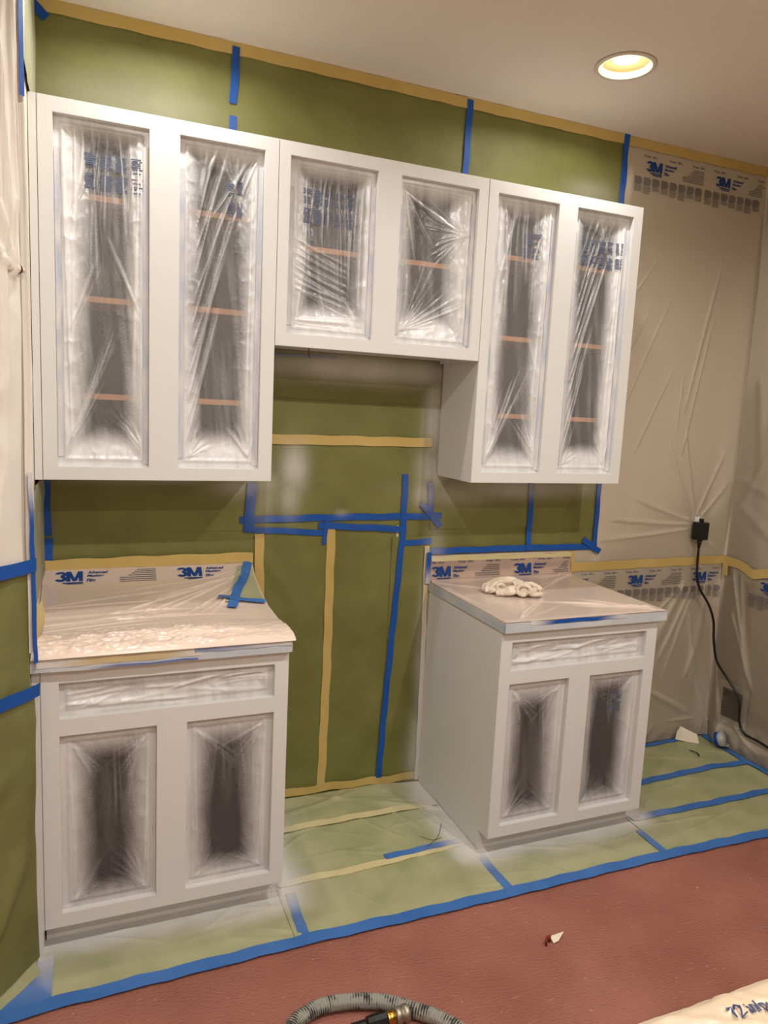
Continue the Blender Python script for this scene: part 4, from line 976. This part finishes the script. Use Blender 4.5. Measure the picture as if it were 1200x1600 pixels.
o = mesh_obj('adapter_cord', V, F, M['plastic_black'], None, True); tag(o, 'black cord hanging from the adapter and running across the wall vent', 'cord')

# vent
t = empty('wall_vent', 'white wall vent with dark grille low on the right wall', 'vent', (XR, -.165, .24))
fr_ = MB(); y0, y1, z0, z1 = -.262, -.072, .122, .342; b_ = .034
fr_.box((XR - .012, y0, z0), (XR - .001, y0 + b_, z1)); fr_.box((XR - .012, y1 - b_, z0), (XR - .001, y1, z1)); fr_.box((XR - .012, y0 + b_, z0), (XR - .001, y1 - b_, z0 + b_)); fr_.box((XR - .012, y0 + b_, z1 - b_), (XR - .001, y1 - b_, z1))
fr_.build('frame', M['outlet'], t)
MB().box((XR - .003, y0 + b_, z0 + b_), (XR - .001, y1 - b_, z1 - b_)).build('backing', M['grille'], t)
for i in range(10):
    zc = z0 + b_ + .008 + i * .0148
    MB().prism([(XR - .010, zc - .003), (XR - .009, zc - .003), (XR - .004, zc + .005), (XR - .005, zc + .005)], 1, y0 + b_, y1 - b_).build('slat', M['grille'], t)

# ------------------------------------------------------------------ small litter
t = empty('plastic_cup', 'crushed clear plastic cup with blue band lying by the right wall', 'cup', (3.13, -.16, .05))
ax = Vector((.35, -.8, .35)).normalized()
cc = Vector((3.135, -.150, .045))
lathe('cup_wall', [(.034, 0), (.036, .02), (.038, .055), (.036, .055), (.034, .02), (.032, 0)], cc, M['cup'], t, axis=ax, seg=28, close=True)
lathe('cup_bottom', [(.033, .001), (.033, .004)], cc + ax * .045, M['cup'], t, axis=ax, seg=28)
lathe('blue_band', [(.0355, .004), (.0375, .024)], cc, M['ink_blue'], t, axis=ax, seg=28)
def scrap(name, pts, F, m, lbl, cat, th=.002):
    o = mesh_obj(name, pts, F, m); md = o.modifiers.new('s', 'SOLIDIFY'); md.thickness = th; md.offset = 1; return tag(o, lbl, cat)
scrap('paper_scrap', [(2.985, -.030, .012), (3.02, -.010, .075), (3.085, -.075, .045), (3.085, -.095, .004), (3.03, -.062, .006), (3.035, -.04, .055)], [(0, 4, 5, 1), (5, 4, 3, 2), (1, 5, 2)], M['card'], 'white paper scrap leaning in the back right corner of the floor', 'scrap')
V, F = tube_geo([Vector((2.965, -.152, .012)), Vector((2.975, -.19, .014)), Vector((2.965, -.215, .012))], .004, 8, .4)
o = mesh_obj('dark_sliver', V, F, M['black_in'], None, False); tag(o, 'thin dark sliver on the corner floor paper', 'debris')
t = empty('curled_scrap', 'torn red and white curl of paper on the red floor', 'scrap', (1.52, -1.05, 0))
ar = [(1.487 + .016 * math.cos(a), -1.06 + .012 * math.sin(a)) for a in [math.pi * .3 + i * .33 for i in range(9)]]
V = [(x, y, z) for x, y in ar for z in (.001, .026)]
o = mesh_obj('red_curl', V, [(2 * i, 2 * i + 2, 2 * i + 3, 2 * i + 1) for i in range(len(ar) - 1)], M['rust'], t, True); md = o.modifiers.new('s', 'SOLIDIFY'); md.thickness = .001
o = mesh_obj('white_tab', [(1.50, -1.040, .012), (1.555, -1.038, .014), (1.52, -1.060, .006), (1.50, -1.062, .004)], [(0, 3, 2, 1)], M['card'], t); md = o.modifiers.new('s', 'SOLIDIFY'); md.thickness = .001

# ------------------------------------------------------------------ crumpled work glove on the right counter
def glove():
    V = []; F = []; gz = .930; cx, cy = 1.748, -.292
    def add(P_, r, sq=1.0):
        n = len(V); v, f = tube_geo(catmull(P_, 8), r, 14, sq); V.extend(v); F.extend([tuple(n + i for i in q) for q in f])
    d = (math.cos(-.50), math.sin(-.50))   # long axis of the bundle; b grows away from the camera
    def p(a, b, z): return (cx + a * d[0] - b * d[1], cy + a * d[1] + b * d[0], gz + z)
    # palm: flat core under everything
    add([p(-.085, .0, .008), p(-.04, .005, .010), p(.02, .0, .010), p(.085, -.005, .008)], .030, .42)
    # two long fingers arching over the back from left to the middle
    add([p(-.105, -.012, .006), p(-.095, .014, .024), p(-.055, .030, .042), (p(-.005, .036, .047)), p(.035, .028, .038)], .0135, .95)
    add([p(-.090, -.026, .006), p(-.072, .004, .028), p(-.038, .018, .041), p(.002, .020, .042)], .0115)
    # frilled finger ends at the far left
    add([p(-.112, -.008, .004), p(-.116, .004, .016), p(-.108, .014, .026)], .008)
    add([p(-.100, -.030, .004), p(-.104, -.020, .014), p(-.098, -.006, .022)], .0075)
    # curled finger with a dark eye in it
    add([p(-.044 + .017 * math.cos(a), -.018 + .006 * math.sin(a), .024 + .012 * math.sin(a)) for a in [.3 + i * math.pi / 5 for i in range(10)]], .0065)
    # crumpled thumb in front
    add([p(-.062, -.040, .006), p(-.035, -.046, .010), p(-.008, -.042, .012), p(.008, -.030, .014)], .0145, .85)
    add([p(-.015, -.028, .022), p(.002, -.030, .026), p(.012, -.020, .024)], .012)
    # knuckle lump, middle
    add([p(.005, .0, .034), p(.022, .006, .042), p(.040, .010, .036)], .016)
    # rolled cuff, open towards the camera, with a soft core
    add([p(.045 + .027 * math.cos(a), -.045 - .004 * math.cos(a), .026 + .021 * math.sin(a)) for a in [-.6 + i * math.pi / 5 for i in range(10)]], .0078)
    add([p(.046, -.048, .018), p(.048, -.030, .020), p(.05, .0, .020)], .0165)
    # folded hand end on the right, two layers with a slit
    add([p(.050, .010, .036), p(.080, .006, .040), p(.108, -.008, .030), p(.118, -.018, .022)], .0135, .8)
    add([p(.070, -.032, .008), p(.098, -.036, .010), p(.120, -.026, .012)], .0105, .8)
    add([p(.075, -.010, .018), p(.100, -.014, .020)], .012)
    o = mesh_obj('work_glove', V, F, M['cloth'])
    md = o.modifiers.new('r', 'REMESH'); md.mode = 'VOXEL'; md.voxel_size = .0017
    tx = bpy.data.textures.new('g', 'CLOUDS'); tx.noise_scale = .012; tx.noise_depth = 3
    md = o.modifiers.new('d', 'DISPLACE'); md.texture = tx; md.strength = .0055; md.mid_level = .5; md.texture_coords = 'GLOBAL'
    md = o.modifiers.new('m', 'SMOOTH'); md.iterations = 1
    dg = bpy.context.evaluated_depsgraph_get(); me = bpy.data.meshes.new_from_object(o.evaluated_get(dg)); o.modifiers.clear(); o.data = me
    me.polygons.foreach_set('use_smooth', [True] * len(me.polygons))
    zmin = min(v.co.z for v in me.vertices)
    for v in me.vertices: v.co.z += CZ1 + .003 - zmin
    tag(o, 'crumpled cream cloth work glove lying on the right countertop', 'glove')
glove()

# ------------------------------------------------------------------ hose in the foreground
t = empty('air_hose', 'thick grey braided hose looped on the red floor', 'hose', (.85, -1.2, 0))
hp = catmull([(.50, -1.40, .022), (.565, -1.22, .022), (.636, -1.115, .022), (.680, -1.088, .022), (.735, -1.075, .022), (.815, -1.086, .022), (.898, -1.118, .022), (.970, -1.173, .022), (1.023, -1.224, .022), (1.065, -1.30, .022), (1.06, -1.42, .022), (.95, -1.52, .022), (.78, -1.55, .022), (.62, -1.50, .022)], 26)
V, F = tube_geo(hp, .0205, 18)
def hose_mat():
    m = mat('braided_hose', (150, 146, 130), .6, .4, bump=(50, .2, .001)); nt = m.node_tree; N = nt.nodes; Lk = nt.links; b = N['Principled BSDF']
    at = N.new('ShaderNodeAttribute'); at.attribute_name = 'along'
    at2 = N.new('ShaderNodeAttribute'); at2.attribute_name = 'round'
    sn = N.new('ShaderNodeMath'); sn.operation = 'SINE'; Lk.new(at.outputs['Fac'], sn.inputs[0])
    sn2 = N.new('ShaderNodeMath'); sn2.operation = 'SINE'; Lk.new(at2.outputs['Fac'], sn2.inputs[0])
    tc = N.new('ShaderNodeTexCoord'); n = N.new('ShaderNodeTexNoise'); n.inputs['Scale'].default_value = 34; n.inputs['Detail'].default_value = 3; Lk.new(tc.outputs['Object'], n.inputs['Vector'])
    mu = N.new('ShaderNodeMath'); mu.operation = 'MULTIPLY_ADD'; mu.inputs[1].default_value = .10; Lk.new(sn.outputs[0], mu.inputs[0]); Lk.new(n.outputs['Fac'], mu.inputs[2])
    mr = N.new('ShaderNodeMapRange'); mr.inputs[1].default_value = .52; mr.inputs[2].default_value = .66; Lk.new(mu.outputs[0], mr.inputs[0])
    mx = N.new('ShaderNodeMix'); mx.data_type = 'RGBA'; mx.inputs[6].default_value = s2l((152, 150, 140)); mx.inputs[7].default_value = s2l((44, 46, 42)); Lk.new(mr.outputs[0], mx.inputs[0]); Lk.new(mx.outputs[2], b.inputs['Base Color'])
    bp = N.new('ShaderNodeBump'); bp.inputs['Strength'].default_value = .7; bp.inputs['Distance'].default_value = .0015
    ad = N.new('ShaderNodeMath'); ad.operation = 'MULTIPLY_ADD'; ad.inputs[1].default_value = .4; Lk.new(sn2.outputs[0], ad.inputs[0]); Lk.new(sn.outputs[0], ad.inputs[2])
    Lk.new(ad.outputs[0], bp.inputs['Height']); Lk.new(bp.outputs[0], b.inputs['Normal'])
    return m
al = [0.0]
for a, b in zip(hp, hp[1:]): al.append(al[-1] + (b - a).length)
mesh_obj('hose', V, F, hose_mat(), t, True, {'along': [s * 2 * math.pi / .0075 for s in al for k in range(18)], 'round': [k * 2 * math.pi / 18 * 9 for s in al for k in range(18)]})
t2 = empty('hose_coupling', 'black grip and brass coupling at the end of a hose, inside the grey loop', 'hose fitting', (.86, -1.175, 0))
ax = Vector((.150, -.002, .006)).normalized(); c0 = Vector((.801, -1.176, .024))
prof = [(.0, -.02), (.014, -.02)]
for i in range(7): prof += [(.0135, i * .0058 - .018), (.0165, i * .0058 - .0155)]
lathe('ribbed_cuff', prof[1:], c0, M['plastic_black'], t2, axis=ax, seg=20)
lathe('grip', [(.017, .024), (.0205, .026), (.0215, .045), (.0215, .078), (.0195, .081)], c0, M['plastic_black'], t2, axis=ax, seg=10, smooth=False)
lathe('brass_nut', [(.0165, .081), (.0175, .083), (.0175, .103), (.016, .105)], c0, M['brass'], t2, axis=ax, seg=24)
lathe('steel_collar', [(.0185, .105), (.0215, .107), (.0215, .121), (.018, .123), (.018, .127), (.0225, .129), (.0225, .141), (.0195, .144), (.013, .144), (.013, .135)], c0, M['steel'], t2, axis=ax, seg=28)
V, F = tube_geo(catmull([(.60, -1.24, .016), (.68, -1.195, .018), (.74, -1.18, .021), (.783, -1.176, .0235)], 10), .013, 12)
mesh_obj('hose_end', V, F, M['plastic_black'], t2, True)

# ------------------------------------------------------------------ peninsula counter in the foreground
t = empty('peninsula', 'beige peninsula counter in the right foreground, covered with film', 'counter', (1.5, -2.5, 0))
MB().box((.70, -2.78, .08), (2.6, -2.20, .87)).build('cabinet_body', M['wall'], t)
MB().box((.72, -2.76, .0), (2.58, -2.24, .08)).build('toe_kick', M['wall'], t)
MB().box((.64, -2.80, .8705), (2.65, -2.165, .918)).build('countertop', M['counter'], t, bevel=.004)
IF = rand_folds(9, 30, 0, 0, 0, 0, .006, .004, [(.9, -2.17, math.radians(-60), .6, .3), (1.1, -2.17, math.radians(-120), .6, .3), (.8, -2.2, math.radians(-30), .6, .3), (.7, -2.17, math.radians(-50), .6, .3)])
def if_fn(x, y): return x, y, .920 + folds(x, y, IF) + .002 * fbm(x * 20, y * 20, 3)
o = grid('masking_film', lambda U, V: (lambda X, D: (X, np.maximum(-2.16 - .64 * (V * 1.0 - .04) / .96, -2.80) + .004 * fbm(X * 30, X * 0, 4) * (1 - sm(0, .1, V)), if_fn(X, -2.16 - .64 * V)[2] - .03 * (1 - sm(0, .045, V))))(.63 + 2.03 * U, V), 260, 110, M['island_film'], None, {'fog': lambda X, Y, Z, U, V: .1 + .3 * np.clip(folds(X, Y, IF) / .004, 0, 1)})
tag(o, 'cream printed film covering the peninsula counter in the foreground', 'masking film')
pr_ = Print(); th_ = math.radians(0)
for k in range(3):
    pr_.text('72 in/po  1,80 m', .882 + k * .34, -2.200, .023, .140, bold=.012)
    pr_.text('72 in/po  1,80 m', .702 + k * .34, -2.218, .023, .140, bold=.012)
pr_.place('printed_size', lambda s, t_: (s, t_, if_fn(s, t_)[2] + .002), M['ink_dark'], o)
# green paper hanging off the far side of the peninsula
zs_ = np.array([.20, .50, .684, .734, .769, .795, .86, .905]); xs_ = np.array([1.34, 1.25, 1.222, 1.220, 1.229, 1.247, 1.30, 1.34]); ys_ = np.array([-1.99, -1.96, -1.95, -1.95, -1.955, -1.97, -2.06, -2.15])
def gh(U, V):
    Z = .20 + .705 * V; xl = np.interp(Z, zs_, xs_); Y = np.interp(Z, zs_, ys_)
    X = xl + (2.3 - xl) * U; return X, Y + .02 * np.sin(X * 20) * (1 - V) - .04 * (1 - sm(0, .05, U)), Z
o = grid('masking_paper', gh, 60, 50, M['paper'], None, {'spray': lambda X, Y, Z, U, V: 0 * X}); tag(o, 'green paper bulging off the far side of the peninsula', 'masking paper')
